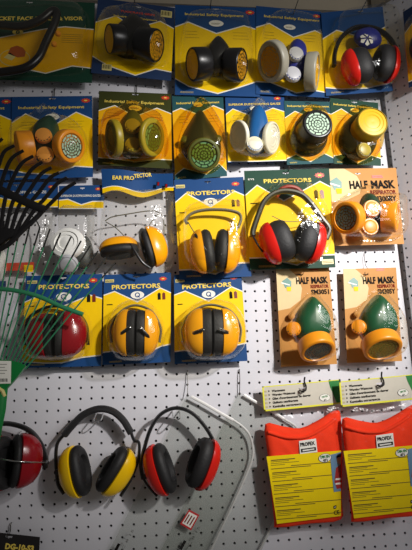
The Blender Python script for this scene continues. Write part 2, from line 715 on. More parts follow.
def valve(h, p, w, rpx, M, axis=(0, -1, 0.1), slots=6, depth=0.010, slotM=None, label=None, name='exhale_valve'):
    c = h.L(p[0], p[1], w)
    R = rpx * h.mpp(p[0], p[1], w)
    a = Vector(axis).normalized()
    mb = MB()
    mb.lathe(c - a * depth, a, [(R, 0), (R, depth * .7), (R * .93, depth), (R * .80, depth), (R * .76, depth * 1.12), (R * .60, depth * 1.22), (.0001, depth * 1.25)],
             M, n=28)
    e1 = (Vector((0, 0, 1)) - a * a.z).normalized()
    e2 = a.cross(e1)
    for k in range(slots):
        t = math.radians(105 + 150 * (k + .5) / slots)
        q = c + a * 0.0004 + e1 * (math.cos(t) * R * .86) + e2 * (math.sin(t) * R * .86)
        mb.box(q, (R * .035, R * .09, .0005), slotM or CHARCOAL, (e1 * math.cos(t) + e2 * math.sin(t), e2 * math.cos(t) - e1 * math.sin(t), a))
    return h.part(mb, name, label)


def facepiece(h, outline, cpx, H, M, base=0.004, pw=2.2, m=1.7, name='facepiece', label=None):
    pts = smooth_closed([h.uv(*p) for p in outline], 4)
    mb = MB()
    mb.pillow(pts, h.uv(*cpx), H, M, base=base, rings=9, pw=pw, m=m)
    return h.part(mb, name, label)


def earcup(h, A, wA, B, wB, half, rz, shell, frac=.42, cush=None, shell_label=None, recess=True, pwr=2.3):
    """A: centre of the cushion face, B: apex of the shell (pixels); half: half height in px."""
    a0, b0 = h.L(A[0], A[1], wA), h.L(B[0], B[1], wB)
    ax = b0 - a0
    Ln = ax.length
    a = ax.normalized()
    Ry = half * h.mpp(A[0], A[1], wA)
    up = Vector((-a.z, 0, a.x))
    if up.z < 0:
        up = -up
    sy = rz / Ry
    hc = Ln * frac
    mb = MB()
    if recess:
        pc = [(Ry * .02, hc * .45), (Ry * .50, hc * .4), (Ry * .58, hc * .05), (Ry * .68, -hc * .02), (Ry * .84, hc * .08), (Ry * .95, hc * .35),
              (Ry * .97, hc * .6), (Ry * .93, hc * .85), (Ry * .88, hc)]
    else:
        pc = [(Ry * .02, 0), (Ry * .9, 0), (Ry * .955, hc * .08), (Ry * .97, hc * .3), (Ry * .96, hc * .75), (Ry * .93, hc)]
    mb.lathe(a0, a, pc, cush or BLACKMATTE, up=up, sx=1, sy=sy, n=40, p=pwr)
    m2 = MB()
    sh = Ln - hc
    ps = [(Ry * .93, hc), (Ry * 1.0, hc + sh * .03), (Ry * 1.0, hc + sh * .14)]
    for k in range(1, 9):
        t = math.pi / 2 * k / 8
        ps.append((max(.0002, Ry * math.cos(t) ** .75), hc + sh * (.14 + .86 * math.sin(t) ** 1.15)))
    m2.lathe(a0, a, ps, shell, up=up, sx=1, sy=sy, n=40, p=pwr)
    so = h.part(m2, 'ear_cup', shell_label)
    h.part(mb, 'cushion')
    return a0, b0, a, up


def strip(h, pts, r, M, rb=None, name='headband', label=None, k=5, parent=None, n=10):
    """pts: (px, py, w)."""
    P = smooth_open([h.L(*p) for p in pts], k)
    mb = MB()
    mb.tube(P, r, M, n=n, rb=rb, ref=(0, 1, 0))
    return h.part(mb, name, label, parent)


# ------------------------------------------------------------------ setting: pegboard walls
def peg_panel(name, org, u, n, i0, i1, j0, j1, ilo=None, ihi=None):
    """org: world point of hole (0,0); holes at integer pitches."""
    mb = MB()
    O, U, N = Vector(org), Vector(u), Vector(n)
    D = Vector((0, 0, -1))
    rh = 0.125
    N8 = 8
    oct_ = [(math.cos(math.pi / 8 + math.pi / 4 * k) * rh, math.sin(math.pi / 8 + math.pi / 4 * k) * rh) for k in range(8)]
    sq = [(.5, .2), (.2, .5), (-.2, .5), (-.5, .2), (-.5, -.2), (-.2, -.5), (.2, -.5), (.5, -.2)]
    vs, fs, v2, f2 = [], [], [], []
    for i in range(i0, i1 + 1):
        for j in range(j0, j1 + 1):
            b = len(vs)
            L = -(.5 if i > i0 or ilo is None else ilo)
            H = (.5 if i < i1 or ihi is None else ihi)
            for (x, y) in sq:
                x = L if x == -.5 else (H if x == .5 else x)
                vs.append(O + (U * (i + x) + D * (j + y)) * S)
            for (x, y) in ((H, .5), (L, .5), (L, -.5), (H, -.5)):
                vs.append(O + (U * (i + x) + D * (j + y)) * S)
            for (x, y) in oct_:
                vs.append(O + (U * (i + x) + D * (j + y)) * S)
            for (x, y) in oct_:
                vs.append(O + (U * (i + x) + D * (j + y)) * S - N * 0.005)
            for k in range(8):
                k2 = (k + 1) % 8
                fs.append((b + k, b + k2, b + 12 + k2, b + 12 + k))
                fs.append((b + 12 + k, b + 12 + k2, b + 20 + k2, b + 20 + k))
            fs += [(b + 0, b + 8, b + 1), (b + 2, b + 9, b + 3), (b + 4, b + 10, b + 5), (b + 6, b + 11, b + 7)]
    mb.add(vs, fs, BOARD)
    lo, hi = i0 - (.5 if ilo is None else ilo), i1 + (.5 if ihi is None else ihi)
    P = lambda x, y, dd: O + (U * x + D * y) * S - N * dd
    a = [P(lo, j0 - .5, .006), P(hi, j0 - .5, .006), P(hi, j1 + .5, .006), P(lo, j1 + .5, .006)]
    b = [P(lo, j0 - .5, .012), P(hi, j0 - .5, .012), P(hi, j1 + .5, .012), P(lo, j1 + .5, .012)]
    mb.add(a + b, [(0, 1, 2, 3), (4, 7, 6, 5), (0, 4, 5, 1), (1, 5, 6, 2), (2, 6, 7, 3), (3, 7, 4, 0)], BACKING)
    o = mb.build(name)
    tag(o, None, None, None, 'structure')
    return o


tag(peg_panel('wall_back', (0, 0, Z0), (1, 0, 0), (0, -1, 0), -42, 16, -42, 34, None, .25),
    'pale grey perforated pegboard wall behind the goods', 'wall')
tag(peg_panel('wall_right', (RX * S, RZ * S, Z0 + 22.189736 * S), SIDE.u, SIDE.n, 0, 14, -20, 57, .28, None),
    'pegboard panel angled off the right end of the back wall', 'wall')

# beige rail along the top of both panels
zr = MAIN.hit(300, 9, 0.012).z
mb = MB()
mb.box((-13 * S, -0.006, zr + 0.10), (29 * S, 0.006, 0.10), RAIL)
tag(mb.build('trim_1'), 'beige rail across the top of the back pegboard', 'rail', None, 'structure')
mb = MB()
c = SIDE.o + SIDE.u * (6 * S) + SIDE.n * 0.006
mb.box((c.x, c.y, zr + 0.10), (6.3 * S, 0.006, 0.10), RAIL, (SIDE.u, SIDE.n, Vector((0, 0, 1))))
tag(mb.build('trim_2'), 'beige rail across the top of the angled pegboard', 'rail', None, 'structure')

# ------------------------------------------------------------------ peg hooks
def hook(px, py, d, label, rise=0.04, out=0.05, tip=0.012, M=None, r=0.0013, plane=MAIN):
    """wire hook: tang in the board, drop along the board, prong forward through the slot at pixel px,py and depth d."""
    P = plane.hit(px, py, d)
    n = plane.n
    base = P - n * d
    Z = Vector((0, 0, 1))
    pts = [base + Z * rise - n * 0.004, base + Z * rise + n * 0.004, base + Z * (rise - .004) + n * .006, base + Z * .004 + n * 0.006,
           base + n * 0.010, base + n * (d + out - .004), base + n * (d + out) + Z * .004, base + n * (d + out) + Z * tip]
    mb = MB()
    o0 = base
    L = [p - o0 for p in pts]
    mb.tube(L, r, M or STEEL, n=8)
    o = mb.build('peg_hook')
    o.location = o0
    tag(o, label, 'hook', 'wire hooks on the pegboard')
    return o


# ================================================================== TOP ROW
# ---- face shield bracket pack
c = Card('face_shield_pack', 'dark green carded pack of black face shield bracket with visor, top row at left edge', 'face shield pack',
         (-52, -4), (95, 3), (92, 83), (-56, 78), .030)
c.slab(DGREEN, (.55, .04))
c.zigzag([(0, .42), (.36, .50), (.66, .37), (.80, .33), (1, .35)], [(0, .84), (.55, .86), (.68, .90), (.86, .80), (1, .82)], AMBER)
c.pxt('BRACKET FACE SHIELD & VISOR', (-14, 20.5), (83, 20.5), 4.4, GOLD, bold=.03)
c.oval((17 + 54) / 148, .42, .0145, .0085, GOLD, 3)
c.oval((17 + 54) / 148, .42, .0055, .0055, DGREEN, 4)
c.oval((17 + 54) / 148, .42, .0025, .0025, GOLD, 5, 4)
c.oval((15 + 54) / 148, .735, .040, .027, CREAM, 3)
c.oval((15 + 54) / 148, .735, .038, .025, AMBER, 4)
helm = [c.uv(*p) for p in ((8, 54), (11, 48), (17, 46), (23, 48), (26, 52), (25, 57), (18, 58))]
c.poly(helm, mat('print_rust', (176, 84, 24), .4), 5)
c.poly([c.uv(*p) for p in ((4, 58), (10, 53), (16, 57), (12, 61))], CREAM, 5)
c.lines(.78, .42, .93, .52, 5, INKSOFT)
c.done()
P = [(-40, 16, .030), (-20, 24, .034), (0, 25, .036), (22, 26, .038), (40, 20, .040), (52, 11, .040), (57, 13, .040), (54, 25, .040), (46, 42, .040),
     (39, 57, .042), (27, 67, .044), (10, 71, .044), (-10, 72, .044), (-35, 66, .040)]
strip(c, P, .0105, BLACK, .010, 'visor_bracket', 'black curved bracket')
for q in ((58, 34.5), (54, 45)):
    mb = MB()
    mb.lathe(c.L(q[0], q[1], .044), (.3, -1, 0), [(.007, 0), (.007, .006), (.005, .0085), (.0001, .009)], ORANGE, n=16)
    c.part(mb, 'rivet', 'orange rivet')
c.blister([(-45, 8), (10, 8), (60, 6), (86, 16), (87, 50), (84, 68), (70, 74), (20, 76), (-45, 74)], .056, BLISTER)

# ---- generic printed respirator card
T_IND = [(0, .33), (.17, .22), (.5, .38), (.80, .21), (1, .30)]
B_IND = [(0, .88), (.17, .92), (.5, .95), (.78, .86), (1, .88)]


def resp_card(name, label, cat, tl, tr, br, bl, d, base, yel, title, top=T_IND, bot=B_IND, tcol=None, emblem=WHITE, badge=(.92, .06),
              ty=.14, tx=(.08, .90), th=.0078, plane=MAIN, slot=(.5, .035), small=None):
    k = Card(name, label, cat, tl, tr, br, bl, d, plane)
    k.slab(base, slot)
    k.zigzag(top, bot, yel)
    if title:
        k.txt(title, (tx[0], ty + .015), (tx[1], ty + .015), th, tcol or GOLD, 2, .02)
    W_ = (k.q[1] - k.q[0]).length
    if emblem:
        k.oval(.5, top[2][1] - .12, W_ * .09, W_ * .045, emblem, 3)
        k.lines(.44, top[2][1] - .12, .56, top[2][1] - .11, 2, INKSOFT, .0010, 4)
    if badge:
        k.badge(badge[0], badge[1], W_ * .045)
    k.lines(.12, top[1][1] + .10, .30, top[1][1] + .17, 3, INKSOFT, .0007, 3)
    k.lines(.70, top[1][1] + .10, .90, top[1][1] + .17, 3, INKSOFT, .0007, 3)
    k.lines(.06, .965, .22, .975, 2, GOLD, .0006, 2)
    k.done()
    return k


# black double respirator, tilted card
k = Card('respirator_pack', 'tilted navy card with black twin-filter respirator, two barcodes, second in the top row', 'respirator pack',
         (98, -2), (175, 8), (171, 81), (91, 73), .035)
k.slab(NAVY, (.52, .06))
k.zigzag([(0, .34), (.25, .22), (.5, .36), (.82, .22), (1, .30)], [(0, .78), (.2, .88), (.55, .97), (.8, .86), (1, .88)], YELLOW)
k.txt('TUOCRAYS GRIN', (.30, .155), (.74, .155), .0062, BADGE, 3, .03)
k.txt('Industrial Safety Equipment', (.22, .225), (.78, .225), .0056, GOLD, 3, .02)
k.barcode(.82, .06, .965, .15)
k.barcode(.13, .87, .25, .95)
k.done()
facepiece(k, [(134, 20), (143, 26), (152, 33), (155, 48), (149, 58), (135, 60), (120, 58), (113, 49), (115, 35), (125, 26)], (134, 43), .054, BLACK, pw=3.0, m=2.0)
cyl(k, (108.6, 39), .050, 14.2, .34, 176, .042, BLACK, plain=YELPL, rim=.92, facelabel='yellow filter pad')
cyl(k, (157.2, 46), .056, 15.6, .50, -8, .054, BLACK, YELPL, mat('amber_grille', (206, 146, 20), .5), rim=.90, facelabel='yellow filter grille')
k.blister([(104, 20), (120, 17), (134, 14), (148, 20), (164, 26), (169, 44), (166, 63), (150, 68), (134, 66), (112, 64), (97, 60), (97, 36)], .066)
hook(135, 5, .035, 'wire hook carrying the tilted navy card with the black respirator', .05, .09)

# black respirator, upright card
k = resp_card('respirator_pack', 'blue card with black twin-filter respirator and amber pads, third in the top row', 'respirator pack',
              (175, 5), (256, 8), (260, 97), (175, 95), .030, BLUE, YELLOW, 'Industrial Safety Equipment',
              [(0, .26), (.16, .20), (.5, .32), (.84, .22), (1, .26)], [(0, .82), (.16, .90), (.5, .97), (.75, .90), (1, .82)], ty=.10, tx=(.12, .84))
facepiece(k, [(217, 42), (226, 50), (231, 60), (230, 73), (217, 78), (204, 73), (203, 60), (208, 50)], (217, 61), .052, BLACK, pw=2.8, m=2.0)
cyl(k, (191.6, 64.5), .052, 15.8, .43, 182, .046, BLACK, plain=YELPL, rim=.88, facelabel='amber filter pad')
cyl(k, (242.6, 65), .050, 15.6, .36, 0, .044, BLACK, YELPL, mat('amber_grille', (206, 146, 20), .5), rim=.88, facelabel='amber filter pad')
k.blister([(190, 20), (216, 18), (244, 22), (250, 34), (252, 60), (250, 80), (235, 85), (217, 84), (196, 86), (181, 78), (180, 55), (183, 34)], .060)
hook(210, 10, .030, 'wire hook carrying the blue card with the black respirator', .05, .09)

# grey twin respirator
k = resp_card('respirator_pack', 'blue card with light grey twin-filter respirator around a royal blue body', 'respirator pack',
              (256, 6), (321, 12), (329, 98), (256, 94), .032, BLUE, YELLOW, 'Industrial Safety Equipment',
              [(0, .26), (.20, .20), (.55, .34), (.88, .24), (1, .28)], [(0, .86), (.2, .86), (.55, .96), (.8, .92), (1, .94)], ty=.11, tx=(.12, .96))
facepiece(k, [(294, 44), (303, 50), (305, 64), (303, 78), (294, 83), (284, 78), (285, 62), (287, 50)], (295, 64), .044, ROYAL, pw=3.2, m=2.2)
cyl(k, (269.2, 62), .056, 19.2, .66, 188, .026, GREYPL, mat('tan_filter', (206, 146, 44), .5), mat('amber_grille', (206, 146, 20), .5), 5, 9, .74, facelabel='tan filter pad')
cyl(k, (317.6, 71.8), .040, 18, .12, 2, .032, GREYPL, plain=YELPL)
valve(k, (296.5, 53), .058, 7.6, GREYLT, (0.05, -1, .0), slotM=ROYAL)
valve(k, (293.5, 73), .060, 8.0, GREYLT, (0.05, -1, .0), slotM=ROYAL)
k.blister([(272, 20), (295, 20), (314, 27), (319, 45), (321, 70), (319, 86), (300, 88), (280, 84), (262, 80), (258, 60), (260, 38)], .062)
hook(293, 15, .032, 'wire hook carrying the blue card with the grey respirator', .05, .09)

# red and black ear muff pack, top right
k = resp_card('ear_muff_pack', 'blue card with red and black ear muffs behind a blue and white pad, top right', 'ear muff pack',
              (321, 13), (399, 5), (408, 90), (326, 96), .037, BLUE, YELLOW, None,
              [(0, .33), (.18, .24), (.5, .36), (.84, .24), (1, .34)], [(0, .90), (.2, .93), (.5, .94), (.8, .90), (1, .93)], badge=(.9, .05), emblem=None)
strip(k, [(334, 66, .03), (335, 52, .03), (341, 38, .03), (352, 29, .03), (364, 27, .03), (378, 30, .03), (389, 38, .03), (396, 50, .03), (398, 62, .03)],
      .0060, BLACK, .009)
earcup(k, (368.5, 63.5), .044, (343, 70), .036, 18, .036, MUFFRED, .58, shell_label='red ear cup')
earcup(k, (376.5, 61), .044, (397, 66.5), .036, 18.5, .036, MUFFRED, .60, shell_label='red ear cup')
mb = MB()
mb.pillow(smooth_closed([k.uv(*p, .03) for p in ((356, 32), (368, 29), (378, 34), (381, 43), (372, 49), (360, 47), (354, 40))]), k.uv(368, 39, .03), .024, ROYAL, base=.03)
pad = k.part(mb, 'head_pad', 'blue head pad with white star')
mb = MB()
for t in range(6):
    a = math.radians(60 * t + 20)
    o = Vector(k.L(367.5, 38, .056))
    d1, d2 = Vector((math.cos(a), 0, math.sin(a))), Vector((-math.sin(a), 0, math.cos(a)))
    mb.add([o + d1 * .004, o + d1 * .016 + d2 * .0065 + Vector((0, .004, 0)), o + d1 * .020 + Vector((0, .006, 0)), o + d1 * .016 - d2 * .0065 + Vector((0, .004, 0))], [(0, 1, 2, 3)], WHITE)
k.part(mb, 'star_print', None, pad)
k.blister([(336, 22), (350, 17), (372, 14), (390, 16), (395, 32), (399, 55), (399, 76), (389, 86), (370, 88), (345, 88), (330, 80), (330, 50)], .066)
hook(360, 13, .037, 'wire hook carrying the ear muff card at the top right', .05, .09)

# sliver of a pack on the angled panel
k = Card('respirator_pack', 'yellow and blue carded pack on the angled panel, cut by the right edge', 'respirator pack',
         (403, 12), (446, -14), (452, 66), (409, 88), .02, SIDE)
k.slab(NAVY, (.5, .04))
k.zigzag([(0, .30), (.2, .22), (.5, .34), (.8, .22), (1, .3)], [(0, .92), (.2, .93), (.5, .96), (.8, .93), (1, .92)], AMBER)
k.done()
facepiece(k, [(414, 40), (430, 30), (440, 44), (438, 60), (420, 66), (411, 56)], (426, 48), .04, BLACK)
k.blister([(409, 30), (430, 12), (446, 20), (449, 56), (425, 76), (412, 74)], .05)

# ================================================================== SECOND ROW
k = resp_card('respirator_pack', 'blue and yellow carded pack cut by the left edge, above the black rake', 'respirator pack',
              (-70, 98), (13, 97), (12, 180), (-71, 182), .022, BLUE, YELLOW, 'Industrial Safety Equipment')
facepiece(k, [(-30, 112), (-10, 130), (-8, 150), (-28, 165), (-50, 150), (-48, 130)], (-28, 140), .05, RUBBER_DK)
k.blister([(-58, 118), (-28, 108), (-4, 122), (2, 145), (-6, 165), (-30, 172), (-58, 165)], .06)

k = resp_card('respirator_pack', 'blue card with orange twin-filter respirator, black tines overlapping its foot', 'respirator pack',
              (12, 97), (92, 96), (93, 177), (11, 180), .026, BLUE, YELLOW, 'Industrial Safety Equipment')
facepiece(k, [(50, 117), (58, 124), (60, 140), (56, 158), (45, 163), (34, 158), (32, 142), (36, 126)], (46, 142), .040, RUBBER_GREEN)
cyl(k, (16.8, 148), .044, 17, .12, 183, .040, ORANGE, plain=ORANGE)
cyl(k, (72.2, 146.4), .062, 16.8, .80, -4, .028, ORANGE, GRILLDK, GRILLLT, 4, 10, .76, facelabel='dark grille with pale slots')
valve(k, (43, 134.5), .058, 8.4, PALEORANGE, (0, -1, .05))
valve(k, (44.5, 153.5), .058, 8.4, PALEORANGE, (0, -1, .0))
k.blister([(20, 128), (34, 124), (48, 112), (60, 122), (78, 128), (88, 140), (87, 156), (76, 168), (46, 169), (22, 168), (12, 156), (13, 138)], .072)
hook(52, 99.5, .026, 'wire hook carrying the blue card with the orange respirator', .048, .008, .004)

k = resp_card('respirator_pack', 'dark olive card with yellowed twin-filter respirator and two round valves', 'respirator pack',
              (99, 91), (171, 94), (172, 169), (98, 165), .026, OLIVE, AMBER, 'Industrial Safety Equipment', emblem=GOLD,
              top=[(0, .28), (.22, .20), (.5, .34), (.80, .21), (1, .28)], bot=[(0, .90), (.2, .90), (.5, .93), (.8, .88), (1, .88)])
facepiece(k, [(133, 111), (142, 120), (145, 138), (142, 156), (133, 160), (123, 156), (121, 138), (124, 120)], (133, 138), .036, OLIVEDK)
cyl(k, (110.6, 138.5), .052, 18.6, .33, 180, .020, OLIVEY, plain=OLIVEDK, rim=.86, facelabel='green filter pad')
cyl(k, (154, 137.5), .056, 19, .60, 0, .014, OLIVEY, OLIVEDK, mat('grille_moss', (112, 130, 40), .5), 4, 8, .72, facelabel='moss green grille')
valve(k, (132.5, 124.8), .054, 8, OLIVEY, (0, -1, .05))
valve(k, (133, 144), .054, 8.2, OLIVEY, (0, -1, 0))
k.blister([(104, 122), (118, 116), (133, 108), (148, 116), (162, 122), (167, 140), (164, 156), (148, 162), (133, 162), (110, 162), (102, 150)], .068, BLISTERY)
hook(136, 95.5, .026, 'wire hook carrying the dark olive card', .048, .008, .004)

k = resp_card('respirator_pack', 'dark teal card with single round green grille respirator', 'respirator pack',
              (172, 96), (223, 95), (227, 176), (175, 181), .024, TEAL, AMBER, 'Industrial Safety Equipment', emblem=GOLD, badge=None, ty=.09, tx=(.08, .92),
              th=.0062, top=[(0, .20), (.16, .16), (.48, .24), (.80, .14), (1, .20)], bot=[(0, .93), (.18, .86), (.6, .95), (.86, .84), (1, .94)])
facepiece(k, [(200, 111), (208, 121), (218, 137), (221, 150), (217, 163), (204, 169), (190, 163), (181, 150), (184, 136), (192, 121)], (202, 146), .044, RUBBER_DK, pw=2.0, m=1.5)
cartridge(k, (204, 155), .066, (203, 154), .030, 16.5, OLIVEDK, mat('grille_deep', (40, 72, 50), .5), GRILLGR, 4, 10, .80, facelabel='round green grille')
for q in ((185, 139), (218, 138)):
    valve(k, q, .026, 4, OLIVEDK, (0, -1, .1), 0, .008, name='strap_lug')
k.blister([(199, 106), (212, 118), (224, 140), (225, 158), (214, 171), (203, 173), (190, 171), (178, 158), (179, 140), (187, 120)], .078, BLISTERY)

k = resp_card('respirator_pack', 'blue card with blue respirator between two ivory discs', 'respirator pack',
              (225, 95), (284, 94), (287, 161), (228, 163), .024, BLUE, YELLOW, 'SUPERIOR DUSTPROOFING GAUZE', badge=(.88, .07), ty=.15, tx=(.05, .93), th=.0060,
              top=[(0, .30), (.12, .22), (.45, .34), (.80, .22), (1, .28)], bot=[(0, .975), (.2, .98), (.5, .985), (.8, .985), (1, .985)])
facepiece(k, [(256, 109), (263, 115), (267, 130), (267, 148), (256, 156), (245, 149), (245, 130), (249, 115)], (256, 136), .048, BLUEPL, pw=3.4, m=2.2)
cyl(k, (237.5, 136), .040, 15.0, .58, 182, .012, IVORY, plain=IVORY, rim=.84)
cyl(k, (273.5, 138), .038, 15.6, .45, 0, .014, IVORY, plain=IVORY, rim=.84)
valve(k, (255, 143.5), .062, 8.4, IVORY, (0, -1, .0), 9, .012, slotM=BLUEPL)
k.blister([(229, 124), (244, 118), (256, 105), (268, 118), (281, 126), (283, 146), (274, 157), (255, 159), (238, 157), (228, 150)], .070)

k = resp_card('respirator_pack', 'teal card with upturned black can and pale green round grille', 'respirator pack',
              (284, 101), (331, 102), (334, 163), (287, 165), .0255, TEAL, AMBER, 'Industrial Safety Equipment', badge=None, emblem=GOLD, ty=.08, tx=(.06, .95), th=.0055,
              top=[(0, .28), (.22, .17), (.5, .26), (.8, .16), (1, .22)], bot=[(0, .90), (.2, .84), (.5, .96), (.8, .84), (1, .92)])
facepiece(k, [(308, 112), (322, 124), (327, 140), (320, 153), (307, 157), (294, 152), (289, 140), (295, 124)], (308, 140), .030, RUBBER_DK)
cyl(k, (318, 123.5), .082, 15.1, .83, 58, .072, BLACK, GRILLDK, GRILLLT, 4, 10, .84, backr=1.1, facelabel='pale green round grille')
k.blister([(305, 110), (320, 113), (328, 128), (328, 148), (318, 158), (306, 160), (294, 156), (287, 142), (293, 124)], .050, BLISTERY)

k = resp_card('respirator_pack', 'dark green card with respirator facing up through a yellow round filter', 'respirator pack',
              (330, 98), (378, 103), (381, 166), (334, 164), .027, DGREEN, AMBER, 'Industrial Safety Equipment', badge=None, emblem=GOLD, ty=.09, tx=(.06, .88), th=.0055,
              top=[(0, .26), (.22, .16), (.5, .28), (.8, .2), (1, .24)], bot=[(0, .88), (.2, .84), (.5, .97), (.8, .84), (1, .88)])
facepiece(k, [(358, 114), (370, 126), (376, 142), (370, 156), (357, 161), (343, 155), (338, 140), (344, 124)], (357, 142), .034, RUBBER_DK)
cyl(k, (373, 121.5), .082, 15.2, .80, 55, .056, OLIVEY, plain=YELPL, rim=.9, facelabel='round yellow filter')
valve(k, (365, 149.5), .054, 7.2, OLIVEY, (.2, -1, -.1), 8)
k.blister([(356, 110), (372, 118), (380, 136), (376, 156), (360, 164), (344, 160), (335, 146), (340, 124)], .052, BLISTERY)

# ================================================================== THIRD ROW
def bag_film(k, outline, H, name='bag'):
    return k.blister(outline, H, BAG, 3.0, 2.2, name=name)


# dust mask in a bag, behind the black rake
k = Card('dust_mask_pack', 'bagged mask with blue header behind the black rake, at left edge', 'mask pack', (-26, 183), (58, 182), (58, 207), (-26, 208), .022)
k.slab(BLUE, (.5, .12))
k.zigzag([(0, .70), (.30, .62), (.62, .84), (.85, .66), (1, .74)], [(0, .985), (.3, .985), (.62, .985), (.85, .985), (1, .985)], YELLOW, .03)
k.txt('DUSTPROOFING GAUZE', (.30, .45), (.86, .45), .0066, WHITE)
k.badge(.92, .2, .006)
k.done('header_card')
bag_film(k, [(-24, 209), (20, 208), (52, 208), (53, 240), (52, 268), (26, 271), (19, 284), (-24, 286)], .035)
strip(k, [(6, 225, .012), (12, 214, .014), (22, 211, .016), (32, 216, .016), (39, 226, .016), (40, 238, .014), (38, 256, .012)], .0016, BLACK, name='strap', label='black elastic strap')
mb = MB()
mb.pillow(smooth_closed([k.uv(*p) for p in ((-20, 255), (-4, 246), (6, 254), (5, 276), (-10, 284), (-22, 275))]), k.uv(-8, 265), .03, WHITEPL, base=.004)
k.part(mb, 'mask')
mb = MB()
for q, M in (([(-20, 264), (34, 262), (34, 270), (-20, 272)], BADGE), ([(24, 265), (33, 265), (33, 272), (24, 272)], YELLOW), ([(-20, 281), (6, 281), (6, 287), (-20, 287)], BLUE)):
    mb.add([k.L(x, y, .004 + .001 * (M is YELLOW)) for x, y in q], [(0, 1, 2, 3)], M)
k.part(mb, 'insert_strip', 'printed red, yellow and blue insert')

# white mask in a bag
k = Card('dust_mask_pack', 'bagged white round respirator with blue and yellow header, behind green tines', 'mask pack', (59, 186), (104, 185), (103.5, 208.5), (59, 208.5), .026)
k.slab(BLUE, (.52, .14), sw=.006)
k.zigzag([(0, .66), (.2, .62), (.5, .86), (.75, .72), (1, .72)], [(0, .985), (.2, .985), (.5, .985), (.75, .985), (1, .985)], YELLOW, .04)
k.txt('SUPERIOR DUSTPROOFING GAUZE', (.04, .50), (.93, .50), .0058, WHITE)
k.badge(.87, .17, .0055)
k.done('header_card')
bag_film(k, [(61, 209), (80, 208), (95.5, 209), (96, 240), (95, 269), (80, 271), (60, 270), (60, 240)], .050)
mb = MB()
C0 = k.L(69, 244, .040)
R0 = 17.3 * k.mpp(69, 244, .04)
mb.lathe(C0 + Vector((0, .008, 0)), (-.15, -1, .05), [(R0 * .9, 0), (R0, .004), (R0, .016), (R0 * .95, .021), (R0 * .72, .024), (R0 * .70, .021), (R0 * .48, .0235), (R0 * .45, .021), (R0 * .2, .024), (.0001, .0245)], WHITEPL, n=40, sx=.93)
k.part(mb, 'filter_disc', 'white ringed filter disc')
mb = MB()
mb.pillow(smooth_closed([k.uv(*p) for p in ((84, 236), (91, 242), (94, 256), (89, 268), (76, 270), (64, 268), (63, 258), (70, 244))]), k.uv(80, 256), .022, mat('slate_rubber', (58, 62, 60), .5), base=.004)
k.part(mb, 'facepiece', 'dark grey facepiece')
valve(k, (67.5, 265.5), .054, 10.5, GREYLT, (0, -1, -.9), 7, .010)

# ear protector bag with wavy header
k = Card('ear_muff_pack', 'bagged orange folded ear muffs under a wavy blue ear protector header', 'ear muff pack', (101.5, 170), (173, 175), (173.5, 193.5), (103, 194), .030)
k.th = .0007
hw = 14
rows_t, rows_b = [], []
for i in range(hw + 1):
    f = i / hw
    wv = .006 + .006 * math.sin(f * math.pi * 2.2)
    a = k.F(f, 0)
    b = k.F(f, 1)
    b = b + Vector((0, .008 * math.sin(f * math.pi * 2.6 + .3) - .003))
    rows_t.append(Vector((a.x, -wv, a.y)))
    rows_b.append(Vector((b.x, -wv, b.y)))


def mixr(t):
    return [p * (1 - t) + q * t for p, q in zip(rows_t, rows_b)]


k.art.grid([mixr(0), mixr(.78)], BLUE, close=False)
k.art.grid([mixr(.78), mixr(.81)], WHITE, close=False)
k.art.grid([mixr(.81), mixr(1)], YELLOW, close=False)
for body, a, b in (('EAR PRO', (113, 181.5), (134.5, 182)), ('TECTOR', (134.5, 180), (152, 178.5))):
    put_text(k.art, body, k.uv(*a), k.uv(*b), 4.0 * k.mpp(*a), GOLD, .0135, .03)
for q, M in (((158, 186), MUFFDRED), ((166, 188), MUFFDRED)):
    a = k.uv(*q)
    k.art.add([(a[0] - .004, -.0128, a[1] - .005), (a[0] + .004, -.0128, a[1] - .005), (a[0] + .004, -.0128, a[1] + .006), (a[0] - .004, -.0128, a[1] + .006)], [(0, 1, 2, 3)], INK)
    k.art.add([(a[0] - .001, -.0131, a[1] - .004), (a[0] + .003, -.0131, a[1] - .004), (a[0] + .003, -.0131, a[1] + .005), (a[0] - .001, -.0131, a[1] + .005)], [(0, 1, 2, 3)], M)
k.done('header_card')
bag_film(k, [(106, 194), (138, 192), (171, 195), (173, 225), (174.5, 258), (160, 270), (130, 270), (103, 267), (99.5, 250), (103, 215)], .060)
# left cup lies on its side, right cup stands
earcup(k, (120, 256), .034, (118, 238), .030, 20, .036, MUFFOR, .38, shell_label='orange ear cup')
earcup(k, (143, 249), .036, (166, 243), .030, 21.5, .036, MUFFOR, .30, shell_label='orange ear cup')
strip(k, [(105, 221, .02), (112, 217, .022), (128, 214, .024), (148, 211, .024), (158, 212, .024), (163, 218, .022), (164, 232, .02), (163, 246, .02)], .0015, WIREGREY, name='headband', label='grey wire headband')
strip(k, [(106, 222, .03), (116, 228, .04), (126, 238, .048), (130, 243, .05)], .0012, WIREGREY, name='wire_arm')
strip(k, [(127, 239, .058), (134, 250, .060), (142, 262, .058), (150, 268, .050)], .0032, BLACK, .002, name='yoke', label='black folding yoke')
strip(k, [(146, 233, .060), (146, 243, .062), (144, 252, .060)], .003, BLACK, .002, name='yoke', label='black folding yoke')
strip(k, [(146, 233, .058), (150, 224, .04), (158, 214, .026)], .0012, WIREGREY, name='wire_arm')

